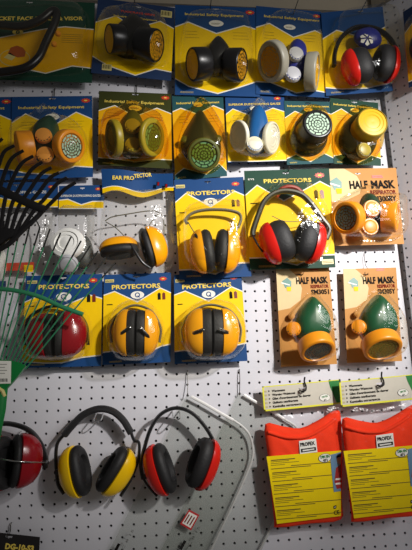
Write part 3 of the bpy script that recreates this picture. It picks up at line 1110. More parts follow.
# ---- PROTECTORS cards
def protector_card(label, tl, tr, br, bl, d, base, yel, ty=.17, tx=(.17, .86), top=None, bot=None, th=.0105, emblem=WHITE, corner='EN352', slot=(.48, .04), box=True):
    k = Card('ear_muff_pack', label, 'ear muff pack', tl, tr, br, bl, d)
    k.slab(base, slot)
    top = top or [(0, .24), (.16, .15), (.5, .30), (.86, .15), (1, .20)]
    bot = bot or [(0, .90), (.16, .90), (.5, .955), (.80, .86), (1, .86)]
    k.zigzag(top, bot, yel)
    k.txt('PROTECTORS', (tx[0], ty), (tx[1], ty), th, GOLD, 3, .03)
    W_ = (k.q[1] - k.q[0]).length
    if emblem:
        k.oval(.5, .245, W_ * .10, W_ * .058, emblem, 3)
        k.oval(.5, .245, W_ * .038, W_ * .038, base, 4)
        k.oval(.5, .245, W_ * .024, W_ * .024, emblem, 5)
        a = k.F(.5, .245)
        k.poly([(a.x + W_ * .006, a.y - W_ * .006), (a.x + W_ * .040, a.y - W_ * .034), (a.x + W_ * .030, a.y - W_ * .042), (a.x - W_ * .002, a.y - W_ * .016)], base, 6)
    if box:
        k.fpoly([(.02, .055), (.15, .055), (.15, .09), (.02, .09)], CREAM, 2)
        k.txt(corner, (.03, .083), (.14, .083), .0036, INK, 3)
    else:
        k.txt(corner, (.04, .10), (.11, .10), .0045, WHITE, 3)
    k.badge(.88, .07, W_ * .045)
    # little ear muff picture
    for dx in (-.035, .035):
        a = k.F(.86 + dx, .27)
        k.poly([(a.x - W_ * .022, a.y - W_ * .05), (a.x + W_ * .022, a.y - W_ * .05), (a.x + W_ * .022, a.y + W_ * .04), (a.x, a.y + W_ * .06), (a.x - W_ * .022, a.y + W_ * .04)], INK if dx < 0 else mat('print_maroon', (120, 40, 24), .4), 4)
    k.lines(.05, .34, .14, .345, 2, INK, .0012, 4)
    k.lines(.10, .965, .30, .975, 2, GOLD, .0006, 2)
    k.done()
    return k


k = protector_card('blue protectors card with orange ear muffs leaning in a V, under the teal card', (174, 180), (243, 177), (251.5, 276.5), (179.5, 280), .034, BLUE, YELLOW)
strip(k, [(187, 224, .030), (186, 219, .030), (193, 213, .030), (206, 210, .030), (225, 210, .030), (238, 213, .030), (241, 219, .030), (238, 228, .030)], .0038, WIREGREY, .006, name='headband', label='grey wire headband')
for pts in ([(188, 222, .034), (194, 232, .05), (202, 242, .06)], [(240, 221, .034), (236, 233, .05), (229, 243, .06)]):
    strip(k, pts, .0012, WIREGREY, name='wire_arm')
earcup(k, (213, 250), .042, (190, 253), .040, 22.5, .036, MUFFOR, .42, shell_label='orange ear cup')
earcup(k, (216, 250), .042, (240, 252), .040, 22.5, .036, MUFFOR, .40, shell_label='orange ear cup')
for pts in ([(195, 234, .068), (201, 243, .073), (206.5, 251, .073)], [(229.5, 240, .073), (225, 248, .073), (220.5, 255, .073)]):
    strip(k, pts, .0034, BLACK, .002, name='yoke', label='black yoke')
k.blister([(184, 214), (198, 207), (214, 205), (234, 206), (241, 213), (244.5, 240), (244, 262), (236, 271), (214, 274), (194, 272), (184, 260), (182, 236)], .084)

k = protector_card('dark green protectors card with open red and black ear muffs under olive band', (244, 171), (329, 168.5), (335.5, 267.5), (250, 270), .039, DGREEN, YELLOW,
                   ty=.135, tx=(.22, .78), top=[(0, .26), (.14, .16), (.44, .33), (.88, .14), (1, .20)], bot=[(0, .88), (.16, .88), (.55, .96), (.82, .87), (1, .87)], emblem=None, corner='EYS', box=False)
strip(k, [(276, 196, .030), (281, 190, .034), (288, 187.5, .036), (296, 189, .034), (302, 194, .030)], .007, mat('red_pad', (150, 40, 24), .5), .010, name='head_pad', label='dark red head pad')
strip(k, [(253, 236, .034), (253, 231, .034), (258, 216, .038), (264, 202, .040), (274, 193.5, .040), (287, 191, .040), (302, 195, .040), (313, 206, .040), (322, 219, .038), (329, 229, .036), (326, 239, .034)],
      .0072, mat('olive_band', (62, 60, 44), .35), .009, name='headband', label='olive grey headband')
earcup(k, (290, 238), .044, (261, 247), .038, 21.5, .038, MUFFRED, .55, shell_label='red ear cup')
earcup(k, (297, 238), .044, (324, 246), .038, 21.5, .038, MUFFRED, .55, shell_label='red ear cup')
for pts in ([(253, 236, .040), (258, 245, .045), (263, 252, .045)], [(327, 238, .040), (324, 244, .045), (319, 252, .045)]):
    strip(k, pts, .0025, BLACK, .0018, name='slider')
strip(k, [(272, 216, .044), (284, 221, .03), (300, 221, .03), (312, 216, .044)], .0009, WIREGREY, name='cord')
k.fpoly = None
k.blister([(257, 208), (266, 192), (286, 183), (306, 188), (320, 206), (327, 228), (326, 250), (314, 262), (292, 265), (268, 262), (256, 252), (253, 232)], .074)
mb = MB()
a, b = k.F(.84, .92), k.F(.98, .965)
mb.add([(a.x, -.0013, a.y), (b.x, -.0013, a.y), (b.x, -.0013, b.y), (a.x, -.0013, b.y)], [(0, 1, 2, 3)], CREAM)
for i in range(2):
    y = a.y + (b.y - a.y) * (.35 + .3 * i)
    mb.add([(a.x + .002, -.0016, y), (b.x - .002, -.0016, y), (b.x - .002, -.0016, y - .0012), (a.x + .002, -.0016, y - .0012)], [(0, 1, 2, 3)], INK)
k.part(mb, 'price_sticker')
hook(287.5, 172, .039, 'wire hook carrying the dark green protectors card', .03, .02, .006)


# ---- HALF MASK cards
def half_mask_card(label, tl, tr, br, bl, d, model, tx, ty, pic):
    k = Card('half_mask_pack', label, 'respirator pack', tl, tr, br, bl, d)
    k.slab(KRAFT, (.42, .075), sw=.008)
    x0, x1 = tx
    y0, y1, y2 = ty
    pl = [(0, 0), (.22, .0), (.40, .10), (.46, .22), (.42, .34), (.22, .42), (0, .44)]
    k.fpoly(pl, KRAFTLT, 1)
    W_ = (k.q[1] - k.q[0]).length
    hl = x0 + (x1 - x0) * .40
    k.txt('HALF', (x0, y0), (hl, y0), W_ * .115, INK, 3, .045)
    k.txt('MASK', (hl + (x1 - x0) * .07, y0), (x1, y0), W_ * .115, INK, 3, .045)
    k.txt('RESPIRATOR', (x1 - (x1 - x0) * .56, y1), (x1, y1), W_ * .06, REDINK, 3, .035)
    k.txt(model, (x1 - (x1 - x0) * .56, y2), (x1, y2), W_ * .085, INK, 3, .04)
    k.lines(.62, y0 - .165, .80, y0 - .145, 2, BADGE, W_ * .02, 3)
    # small picture of a worn mask
    px, py = pic
    a = k.F(px, py)
    k.poly([(a.x - W_ * .10, a.y + W_ * .06), (a.x, a.y + W_ * .12), (a.x + W_ * .07, a.y + W_ * .05), (a.x + W_ * .06, a.y - W_ * .06), (a.x - W_ * .05, a.y - W_ * .07)], mat('print_sage', (70, 128, 116), .4), 3)
    k.poly([(a.x - W_ * .03, a.y - W_ * .05), (a.x + W_ * .06, a.y - W_ * .05), (a.x + W_ * .05, a.y - W_ * .13), (a.x - W_ * .02, a.y - W_ * .13)], YELLOW, 4)
    k.poly([(a.x - W_ * .13, a.y + W_ * .02), (a.x - W_ * .11, a.y + W_ * .04), (a.x + W_ * .04, a.y - W_ * .01), (a.x + W_ * .03, a.y - W_ * .03)], WHITE, 5)
    k.done()
    return k


k = half_mask_card('kraft half mask card with orange twin filters and green body, right of the protectors cards', (329, 169), (396, 168), (404, 244), (335, 246), .030,
                   'SM300BY', (.28, .96), (.27, .35, .45), (.10, .22))
facepiece(k, [(366, 194), (374, 198), (379, 212), (379, 228), (371, 235), (362, 230), (360, 212), (361, 200)], (370, 214), .036, RUBBER_GREEN)
cyl(k, (345.2, 218), .062, 16, .83, 186, .030, ORANGE, mat('grille_black', (16, 20, 18), .6), mat('grille_slate', (120, 138, 126), .5), 4, 10, .76, facelabel='dark slotted grille')
cyl(k, (397.6, 216.8), .048, 15, .10, 0, .038, ORANGE, plain=ORANGE)
valve(k, (372.5, 208), .056, 8.6, PALEORANGE, (0, -1, .0))
valve(k, (370.5, 226.5), .056, 8.6, ORANGE, (0, -1, -.05))
k.blister([(334, 204), (348, 196), (362, 190), (376, 198), (398, 200), (401, 216), (400, 236), (380, 240), (358, 240), (338, 237), (333, 220)], .070)

HM = [('kraft half mask card with green mask and black mesh orange filter, left of its twin', (276, 268.5), (329, 267), (337, 364), (281, 367), 'SM3051', (0, 0), 'hm1'),
      ('kraft half mask card with green mask and yellow mesh orange filter, right of its twin', (343, 269), (396, 267.5), (402, 361), (347, 363), 'SM305Y', (65.5, -2), 'hm2')]
for label, tl, tr, br, bl, model, (ox, oy), nm in HM:
    k = half_mask_card(label, tl, tr, br, bl, .022, model, (.36, .96), (.17, .22, .285), (.20, .17))
    O = lambda x, y: (x + ox, y + oy)
    facepiece(k, [O(310.5, 297), O(318, 302), O(326, 312), O(329, 322), O(328, 334), O(312, 342), O(298, 338), O(294.5, 328), O(295, 317), O(302, 305)], O(311, 324), .040, mat('emerald_rubber', (22, 84, 52), .35), pw=3.2, m=2.0)
    cyl(k, O(318, 352), .062, 17.6 if nm == 'hm1' else 18.8, .54, -70, .031, ORANGE, mat('mesh_black' if nm == 'hm1' else 'mesh_yellow', (34, 38, 34) if nm == 'hm1' else (128, 110, 28), .6),
        mat('mesh_black_slots' if nm == 'hm1' else 'mesh_yellow_slots', (92, 100, 88) if nm == 'hm1' else (176, 154, 50), .5), 5, 12, .78,
        facelabel='black mesh grille' if nm == 'hm1' else 'yellow mesh grille')
    valve(k, O(293.5, 328.5), .026, 7.2, ORANGE, (-.35, -1, .1), 6, .010)
    valve(k, O(329, 326.5), .028, 5, ORANGE, (.8, -.7, .1), 4, .008)
    for q in (O(292, 316), O(326, 314)):
        valve(k, q, .016, 3.2, KRAFT, (0, -1, 0), 0, .008, name='strap_lug')
    k.blister([O(309, 294), O(318, 302), O(328, 315), O(333, 330), O(333, 352), O(322, 361), O(306, 361), O(294, 350), O(288, 335), O(289, 316), O(300, 303)], .072)
hook(302, 275, .022, 'wire hook carrying the kraft half mask card with the black mesh filter', .02, .012, .004)
# bent wire on the right half mask
P = [MAIN.hit(*q) for q in ((365, 252, .0), (365, 252.5, .004), (364.5, 258, .006), (365.5, 265, .008), (368.5, 270, .018), (367.5, 274, .024), (365, 274.5, .034), (365, 272, .036))]
mb = MB()
mb.tube(smooth_open([p - P[0] for p in P], 4), .0009, STEEL)
o = mb.build('peg_hook')
o.location = P[0]
tag(o, 'bent wire hook carrying the kraft half mask card with the yellow mesh filter', 'hook', 'wire hooks on the pegboard')

# ================================================================== FOURTH ROW
k = protector_card('blue protectors card with crimson ear muffs behind the green rake tines', (26, 276), (102.5, 274), (101, 366), (22, 368), .026, BLUE, YELLOW,
                   ty=.155, tx=(.17, .83), top=[(0, .30), (.16, .24), (.48, .36), (.84, .24), (1, .28)], bot=[(0, .93), (.3, .95), (.5, .95), (.75, .90), (1, .88)])
earcup(k, (54.5, 335), .044, (27, 336), .038, 23, .036, MUFFDRED, .24, recess=False, shell_label='crimson ear cup')
earcup(k, (57, 334), .044, (87, 334), .038, 24, .036, MUFFDRED, .22, recess=False, shell_label='crimson ear cup')
strip(k, [(25, 345, .02), (27, 322, .02), (38, 311, .02), (56, 306, .02), (74, 311, .02), (86, 324, .02), (88, 345, .02)], .004, BLACK, .005)
strip(k, [(58, 330, .072), (70, 334, .074), (84, 336, .052)], .0013, CHROME, name='wire_arm', label='bright wire arm')
strip(k, [(54, 330, .072), (42, 334, .074), (30, 338, .052)], .0013, CHROME, name='wire_arm', label='bright wire arm')
k.blister([(22, 320), (34, 306), (56, 300), (76, 306), (88, 318), (91, 338), (86, 354), (70, 360), (50, 361), (32, 358), (22, 344)], .080)

YM = [('blue protectors card with folded orange ear muffs, above the yellow ear muffs', (104, 275), (171, 272.5), (170.5, 362), (102.5, 365), (136, 332.5), 22.5, 23.5, (0, 0)),
      ('blue protectors card with wide folded orange ear muffs, above the clear visor corner', (174, 275), (241, 271), (247.5, 361), (174.5, 364), (211.5, 332), 27.0, 23.5, (75, 0))]
for label, tl, tr, br, bl, (cx, cy), rx, ry, off in YM:
    k = protector_card(label, tl, tr, br, bl, .028, BLUE, YELLOW, ty=.17, tx=(.12, .84), top=[(0, .24), (.16, .20), (.5, .33), (.84, .18), (1, .24)],
                       bot=[(0, .86), (.14, .85), (.5, .93), (.86, .82), (1, .80)])
    strip(k, [(cx - rx - 2, cy + 10, .018), (cx - rx - 3, cy - 4, .018), (cx - rx * .8, cy - 18, .018), (cx - rx * .3, cy - 26, .018), (cx + rx * .2, cy - 26.5, .018), (cx + rx * .75, cy - 20, .018),
              (cx + rx + 2, cy - 5, .018), (cx + rx + 1, cy + 10, .018)], .0030, WIREGREY, .006, label='grey wire headband')
    cf = .36 if off[0] == 0 else .34
    earcup(k, (cx - .2, cy), .042, (cx - rx, cy), .040, ry, .036, MUFFOR, cf, recess=False, pwr=2.5, shell_label='orange ear cup')
    earcup(k, (cx + .4, cy), .042, (cx + rx + .4, cy), .040, ry, .036, MUFFOR, cf, recess=False, pwr=2.5, shell_label='orange ear cup')
    if off[0] == 0:
        arms = ([(cx - 22, cy + 7, .05), (cx - 14, cy + 1, .076), (cx - 6, cy - 5, .084), (cx - 4, cy - 7, .084)], [(cx + 19, cy + 12, .05), (cx + 12, cy + 4, .076), (cx + 5, cy - 4, .084), (cx + 3, cy - 6, .084)])
    else:
        arms = ([(cx - 26, cy + 4, .05), (cx - 16, cy + 1, .076), (cx - 8, cy - 2, .084), (cx - 4, cy - 3, .084)], [(cx + 26, cy + 3, .05), (cx + 16, cy + 1, .076), (cx + 8, cy - 2, .084), (cx + 4, cy - 3, .084)])
    for pts in arms:
        strip(k, [(p_[0], p_[1] - 2, p_[2] + .002) for p_ in pts[:3]], .0011, CHROME, name='wire_arm', label='bright wire arm')
        y = strip(k, [pts[0], pts[1], pts[2]], .0030, BLACK, .0022, name='yoke', label='black yoke')
        mb = MB()
        mb.lathe(k.L(*pts[2]), (0, -1, 0), [(.003, 0), (.003, .003), (.0001, .005)], CHROME, n=12)
        k.part(mb, 'pivot', None, y)
    k.blister([(cx, cy - 31), (cx + rx * .75, cy - 26), (cx + rx + 4, cy - 10), (cx + rx + 5, cy + 12), (cx + rx * .8, cy + 26), (cx, cy + 29), (cx - rx * .8, cy + 27), (cx - rx - 5, cy + 12), (cx - rx - 5, cy - 8), (cx - rx * .75, cy - 25)], .090)

# ================================================================== LOOSE EAR MUFFS
def muff_hook(px, py, label, fl=1.0, dr=1.0):
    base = MAIN.hit(px, py, 0)
    pts = [(-.008, .004, .004), (-.008, -.006, .004), (-.0085, -.040 * fl, -.004 * dr), (-.007, -.070 * fl, -.010 * dr), (0, -.080 * fl, -.013 * dr),
           (.007, -.070 * fl, -.010 * dr), (.0085, -.040 * fl, -.004 * dr), (.008, -.006, .004), (.008, .004, .004)]
    mb = MB()
    mb.tube(smooth_open(pts, 4), .0015, CHROME, n=8)
    o = mb.build('peg_hook')
    o.location = base
    tag(o, label, 'hook', 'wire hooks on the pegboard')
    return o


# yellow
k = Hung('ear_muffs', 'yellow ear muffs with padded black band hanging open on the board', 'ear muffs', (97, 440), .035)
strip(k, [(64.5, 435, .0), (72, 426, .002), (83, 415, .004), (98, 409, .006), (112, 411, .004), (123, 420, .002), (131, 433, .0)], .0080, BLACKMATTE, .014, label='padded black headband')
strip(k, [(66, 433, .0), (58.5, 441, .0), (56, 452, .002), (56.5, 470, .006), (58, 484, .010), (64, 494, .012)], .0040, BLACK, .006, name='slider', label='black slider bar')
strip(k, [(130.5, 431, .0), (134, 440, .0), (139, 443, .0), (138.5, 458, .004), (133, 474, .010), (127, 486, .012), (120.5, 496, .014)], .0036, BLACK, .006, name='slider', label='black slider bar')
earcup(k, (85.5, 469), .022, (61.5, 475), .008, 25.5, .036, MUFFYEL, .36, shell_label='yellow ear cup')
earcup(k, (107, 466), .022, (129, 479), .008, 25.0, .036, MUFFYEL, .36, shell_label='yellow ear cup')
for q in ((57, 472, .012), (131, 474, .012)):
    mb = MB()
    mb.lathe(k.L(*q), (0, -1, 0), [(.006, -.004), (.006, .004), (.003, .006), (.0001, .007)], BLACK, n=12)
    k.part(mb, 'pivot')
muff_hook(100, 415.5, 'wire hook carrying the yellow ear muffs', .6, .8)

# red right
k = Hung('ear_muffs', 'red ear muffs with thin black band hanging in front of the clear visors', 'ear muffs', (178, 440), .047)
strip(k, [(143, 479, .002), (141, 464, .0), (145, 446, .0), (151, 428, .002), (161, 414, .004), (176, 408, .005), (192, 413, .004), (206, 428, .002), (215, 445, .0), (218, 459, .0), (216, 466, .002)], .0044, BLACK, .009)
strip(k, [(143, 478, .004), (148, 486, .010), (157, 496, .012)], .0030, BLACK, .004, name='slider', label='black slider bar')
strip(k, [(216.5, 466, .004), (212, 476, .010), (206, 490, .012)], .0028, BLACK, .004, name='slider', label='black slider bar')
earcup(k, (170, 466), .022, (147, 474), .008, 25.5, .036, MUFFRED, .40, shell_label='red ear cup')
earcup(k, (193, 460), .022, (216, 468), .008, 25.5, .036, MUFFRED, .48, shell_label='red ear cup')
for q in ((146, 476, .012), (215, 466, .012)):
    mb = MB()
    mb.lathe(k.L(*q), (0, -1, 0), [(.006, -.004), (.006, .004), (.003, .006), (.0001, .007)], BLACK, n=12)
    k.part(mb, 'pivot')
muff_hook(176, 413, 'wire hook carrying the red ear muffs beside the clear visors', .75, .8)

# crimson left, half outside
k = Hung('ear_muffs', 'crimson ear muffs with bright wire arm, cut by the left edge', 'ear muffs', (10, 450), .035)
strip(k, [(-32, 470, .0), (-30, 450, .0), (-20, 432, .0), (0, 424, .006), (16, 425, .010), (30, 431, .010), (40, 443, .006), (45.5, 458, .002), (45, 468, .002)], .0056, BLACK, .010)
earcup(k, (11, 461), .040, (42, 459), .010, 27, .038, MUFFDRED, .22, shell_label='crimson ear cup')
earcup(k, (8, 462), .040, (-22, 466), .010, 27, .038, MUFFDRED, .22, shell_label='crimson ear cup')
strip(k, [(0, 459, .076), (14, 461, .078), (28, 462, .066), (42, 462.5, .03), (46, 463, .012)], .0015, CHROME, name='wire_arm', label='bright wire arm')
mb = MB()
mb.lathe(k.L(45, 463, .012), (0, -1, 0), [(.007, -.006), (.007, .004), (.003, .006), (.0001, .007)], BLACK, n=12)
k.part(mb, 'pivot')
muff_hook(25, 433, 'wire hook carrying the crimson ear muffs', .45, .2)

# ================================================================== CLEAR VISORS
def visor(label, pts, edge, d, labels, hookpx, hlabel):
    k = Hung('visor', label, 'visor', (pts[0][0], pts[0][1]), d)
    mb = MB()
    q = [k.uv(*p) for p in pts]
    n = len(q)
    th = .0012
    mb.add([(u, -th, v) for u, v in q] + [(u, 0, v) for u, v in q], [tuple(range(n)), tuple(range(n, 2 * n))[::-1]] + [(i, (i + 1) % n, (i + 1) % n + n, i + n) for i in range(n)], VISORCLR)
    k.part(mb, 'clear_sheet', 'clear plastic sheet')
    E = smooth_open([k.L(x, y, .001) for x, y in edge[0]], 5)
    mb = MB()
    mb.tube(E, .0036, ALU, n=8, rb=.0022, ref=(0, 1, 0))
    k.part(mb, 'metal_edge', 'bright metal edge strip')
    E = smooth_open([k.L(x, y, .001) for x, y in edge[1]], 5)
    mb = MB()
    mb.tube(E, .0026, mat('edge_rim', (196, 196, 192), .3, .1), n=8, rb=.002, ref=(0, 1, 0))
    k.part(mb, 'rim', 'pale curved rim')
    labels(k)
    P = [MAIN.hit(*q) for q in ((hookpx[0], hookpx[1] - 22, 0.0), (hookpx[0], hookpx[1] - 22, .005), (hookpx[0] + .3, hookpx[1] - 12, .008), (hookpx[0], hookpx[1] + 1, d - .001),
                                (hookpx[0], hookpx[1] + 3, d + .004), (hookpx[0] + .4, hookpx[1] + .5, d + .008))]
    mb = MB()
    mb.tube(smooth_open([p - P[0] for p in P], 4), .0010, STEEL)
    o = mb.build('peg_hook')
    o.location = P[0]
    tag(o, hlabel, 'hook', 'wire hooks on the pegboard')
    return k


def marks(k, x, y):
    mb = MB()
    a, b = k.uv(x, y + 6), k.uv(x + 5, y - 4)
    mb.add([k.L(*p_, .0016) for p_ in ((x - 1, y + 4), (x + 4, y - 5), (x + 6.5, y - 3.6), (x + 1.5, y + 5.4))], [(0, 1, 2, 3)], INK)
    put_text(mb, 'PC 8 15', k.uv(x + 7, y + 6), k.uv(x + 20, y - 18), 2.2 * k.mpp(x, y), mat('print_grey_ink', (110, 110, 108), .5), .0016, .01)
    k.part(mb, 'lettering', 'black printed marking')


def lab1(k):
    marks(k, 114, 548)
    mb = MB()
    q = [(189, 509.5), (199.5, 515), (191, 530.5), (180, 524)]
    mb.add([k.L(x, y, .0016) for x, y in q], [(0, 1, 2, 3)], mat('sticker_red', (200, 50, 50), .4))
    cx, cy = 189.8, 519.8
    mb.add([k.L(cx + (x - cx) * .78, cy + (y - cy) * .78, .0019) for x, y in q], [(0, 1, 2, 3)], WHITE)
    for i in range(3):
        t = .25 + .25 * i
        a = (q[3][0] + (q[0][0] - q[3][0]) * .2 + (q[1][0] - q[0][0]) * t, q[3][1] + (q[0][1] - q[3][1]) * .2 + (q[1][1] - q[0][1]) * t)
        b = (q[3][0] + (q[0][0] - q[3][0]) * .75 + (q[1][0] - q[0][0]) * t, q[3][1] + (q[0][1] - q[3][1]) * .75 + (q[1][1] - q[0][1]) * t)
        mb.add([k.L(a[0] - .5, a[1] - .35, .0021), k.L(b[0] - .5, b[1] - .35, .0021), k.L(b[0] + .5, b[1] + .35, .0021), k.L(a[0] + .5, a[1] + .35, .0021)], [(0, 1, 2, 3)], REDINK)
    k.part(mb, 'sticker', 'white sticker with red border')


visor('clear visor sheet with red-bordered sticker, hanging behind the red ear muffs',
      [(187, 394), (193, 397), (240, 424), (248, 432), (252, 442), (253, 454), (250, 468), (236, 500), (214, 545), (198, 580), (90, 580), (112, 545), (150, 470)],
      ([(191, 396.5), (205, 404), (222, 414), (233, 420)], [(233, 420), (243, 427), (250, 436), (253, 448), (252, 460), (245, 478), (230, 511), (212, 548), (198, 576)]), .016, lab1, (187.5, 393), 'bent wire hook carrying the clear visor with the sticker')


def lab2(k):
    marks(k, 180, 545)


visor('clear visor sheet half hidden behind the bagged orange vests', [(239, 392), (245, 395), (292, 424), (302, 436), (304, 454), (296, 478), (274, 524), (252, 570), (244, 584), (142, 584), (160, 552), (200, 472)],
      ([(244, 395), (254, 401), (270, 410), (284, 419)], [(284, 419), (296, 427), (303, 440), (303, 458), (294, 482), (271, 528), (255, 560), (245, 582)]), .008, lab2, (239.5, 392), 'bent wire hook carrying the half hidden clear visor')

# ================================================================== BAGGED VESTS
def vest(label, tl, tr, br, bl, ox, oy, d, grp):
    k = Card('vest_pack', label, 'vest pack', tl, tr, br, bl, d)
    k.slab(HEADGREY, (.52, .26), sw=.010, sh=.0035)
    # lime border
    for q in ([(0, 0), (1, 0), (1, .04), (0, .04)], [(0, .93), (1, .93), (1, 1), (0, 1)], [(0, 0), (.02, 0), (.02, 1), (0, 1)]):
        k.fpoly(q, LIMEY, 1)
    k.fpoly([(.86, .03), (1, .03), (1, .93), (.955, .93), (.91, .55), (.875, .25)], LEAFGREEN, 2)
    for i, s_ in enumerate(('Warnweste', 'Warning Waistcoat', "Gilet d'avertissement de danger", 'Giubbetto catarifrangente', 'Kamizelka ostrzegawcza')):
        y = .21 + .155 * i
        e = .12 + (.17, .30, .50, .33, .38)[i]
        k.txt(s_, (.12, y + .05), (e, y + .05), .0052, INK, 3, .03)
        a = k.F(.075, y)
        k.poly([(a.x, a.y + .0022), (a.x + .004, a.y), (a.x, a.y - .0022)], INK, 3)
        a = k.F(.04, y)
        k.poly([(a.x - .0025, a.y + .002), (a.x + .0025, a.y + .002), (a.x + .0025, a.y - .002), (a.x - .0025, a.y - .002)], mat('flag_tan', (190, 178, 130), .4), 3)
    k.oval(.80, .68, .0135, .0085, INK, 4)
    k.oval(.80, .68, .0128, .0079, WHITE, 5)
    k.txt('DIN EN', (.762, .69), (.838, .66), .0042, LEAFGREEN, 6, .04)
    k.txt('471', (.785, .82), (.82, .80), .0038, INK, 6, .04)
    k.done('header_card')
    X = lambda x, y, w=0.0: k.L(x + ox, y + oy, w)
    U = lambda x, y, w=0.0: k.uv(x + ox, y + oy, w)
    # folded vest
    mb = MB()
    ol = smooth_closed([U(*p) for p in ((265, 424), (282, 426), (300, 428), (318, 420), (335, 410), (340, 416), (341, 450), (341, 500), (340, 519), (310, 523), (277, 527), (274, 520), (270, 480), (267, 450))], 3)
    ph = ox * .05
    mb.pillow(ol, U(303, 470), .015, ORANGEVEST, base=.0015, pw=7, m=3, rings=14,
              lift=lambda u, v: 1 + .13 * math.sin(u * 140 + 2.2 * math.sin(v * 70 + ph) + ph) * math.sin(v * 95 + u * 40 + ph))
    k.part(mb, 'folded_vest', 'folded orange hi-vis vest')
    # collar fold
    strip(k, [(268 + ox, 432 + oy, .017), (285 + ox, 437 + oy, .019), (305 + ox, 437 + oy, .019), (322 + ox, 429 + oy, .019), (336 + ox, 419 + oy, .017)], .0035, ORANGEVEST, .003, name='collar_fold')
    # printed insert
    mb = MB()
    w0 = .0192

    def quad(q, M, lv=0):
        mb.add([X(x, y, w0 + .0003 * lv) for x, y in q], [tuple(range(len(q)))], M)
    quad([(266.5, 456.5), (341, 450.5), (341, 516), (277, 524)], VESTYEL)
    quad([(299, 441), (316, 438.5), (317.5, 452), (300, 454)], WHITE, 1)
    put_text(mb, 'PROFEX', U(300.5, 446.5, w0), U(315, 444.5, w0), 3.2 * k.mpp(300, 445, w0), INK, w0 + .0007, .05)
    quad([(300.8, 449), (315.8, 447), (316.2, 450.4), (301.2, 452.6)], INK, 2)
    quad([(302.5, 450.0), (314.2, 448.4), (314.4, 449.6), (302.8, 451.4)], WHITE, 3)
    for i in range(5):
        yy = 460 + i * 12.6
        sh = (i * 1.6)
        for j, (ln, hh) in enumerate(((24, 1.0), (18, .5), (28, .5), (14, .5), (46, .7), (40, .7))):
            y = yy + j * 1.75
            st = 271 + sh * .9
            dx = 20 if j == 4 else 0
            sl = -.085
            q = [(st + dx, y + sl * dx), (st + dx + ln, y + sl * (dx + ln)), (st + dx + ln, y + sl * (dx + ln) + hh), (st + dx, y + sl * dx + hh)]
            quad(q, INKSOFT, 2)
    cx, cy = 325, 458
    for M, sc_, lv in ((INK, 1.0, 3), (WHITE, .93, 4)):
        quad([(cx + math.cos(t) * 6.6 * sc_, cy - math.sin(t) * 4.4 * sc_ - math.cos(t) * .6) for t in [2 * math.pi * i / 16 for i in range(16)]], M, lv)
    put_text(mb, 'DIN EN', U(320.5, 458.4, w0), U(329.5, 457.2, w0), 2.4 * k.mpp(320, 458, w0), LEAFGREEN, w0 + .0016, .05)
    put_text(mb, '471', U(323, 461.6, w0), U(327.5, 461, w0), 2.2 * k.mpp(320, 458, w0), INK, w0 + .0016, .05)
    # photo of a man in a red jacket
    quad([(330, 455), (341, 452), (341, 491), (334, 492)], SKYPRINT, 3)
    quad([(336, 468), (341, 464), (341, 488), (337, 489), (334.5, 482)], mat('photo_red', (172, 40, 34), .4), 4)
    for y in (478.5, 483):
        quad([(335.5, y), (341, y - .6), (341, y + 1.2), (335.5, y + 1.8)], WHITE, 5)
    quad([(336.6, 459), (338, 455.5), (341, 454.5), (341, 464), (338.6, 464.5), (337, 462)], SKIN, 4)
    quad([(336.4, 458), (337.4, 454.6), (341, 453), (341, 457), (338, 457.6)], INK, 5)
    put_text(mb, 'CE', U(334, 514.8, w0), U(339.6, 514, w0), 3.6 * k.mpp(335, 514, w0), INK, w0 + .0007, .02)
    quad([(333.5, 506), (336.5, 505), (336.3, 508.4), (333.7, 509)], INK, 2)
    quad([(334.4, 507), (335.8, 506.2), (335.4, 507.6), (334.6, 508)], WHITE, 3)
    k.part(mb, 'printed_insert', 'yellow printed insert')
    mb = MB()
    ol = smooth_closed([U(*p) for p in ((264, 412), (300, 410), (342, 404), (343.5, 450), (343, 521), (310, 526), (270, 530), (267, 500), (264, 450))], 4)
    mb.pillow(ol, U(303, 465), .021, MATS['vest_bag'], base=.0012, pw=8, m=4, rings=8)
    k.part(mb, 'bag', 'clear plastic bag')
    # zip tie loop
    c0 = k.F(.52, .26)
    mb = MB()
    mb.tube(smooth_open([Vector((c0.x - .010, -.004, c0.y - .002)), Vector((c0.x - .004, -.010, c0.y - .004)), Vector((c0.x + .004, -.010, c0.y - .002)),
                         Vector((c0.x + .007, -.006, c0.y + .008)), Vector((c0.x + .005, -.004, c0.y + .018)), Vector((c0.x + .008, -.003, c0.y + .028))], 4), .0020, BLACK, n=8)
    k.part(mb, 'cable_tie', 'black cable tie')
    return k


film('vest_bag', (252, 252, 252), 0.012, 0.10, 0.2, 0.6, 50, 0.0)
vest('bagged orange hi-vis vest with yellow insert, beside the clear visors', (262, 386.5), (339, 379.5), (340, 404), (264, 411.5), 0, 0, .030, 'vests')
vest('bagged orange hi-vis vest with yellow insert, second from the clear visors', (339, 381.5), (416, 374), (419, 399), (341, 407), 77, -5.5, .053, 'vests')
for q, l, dd in (((302, 392), 'wire hook carrying the bagged vest beside the clear visors', .03), ((379, 386.5), 'wire hook carrying the bagged vest second from the clear visors', .053)):
    hook(q[0], q[1], dd, l, .02, .02, .010, BLACK)

# ================================================================== dark card at the bottom left
k = Card('carded_pack', 'black card with yellow DG-10-S3 lettering at the bottom left corner', 'carded pack', (-10, 531.5), (40, 537), (38, 575), (-13, 570), .020)
k.slab(mat('card_black', (32, 28, 30), .35), (.38, .10), sw=.008)
k.pxt('DG-10-S3', (5, 548.5), (33.5, 551), 5.0, GOLD, 2, .05)
k.done()
hook(8, 535.5, .020, 'wire hook carrying the black card at the bottom left', .02, .01, .004)

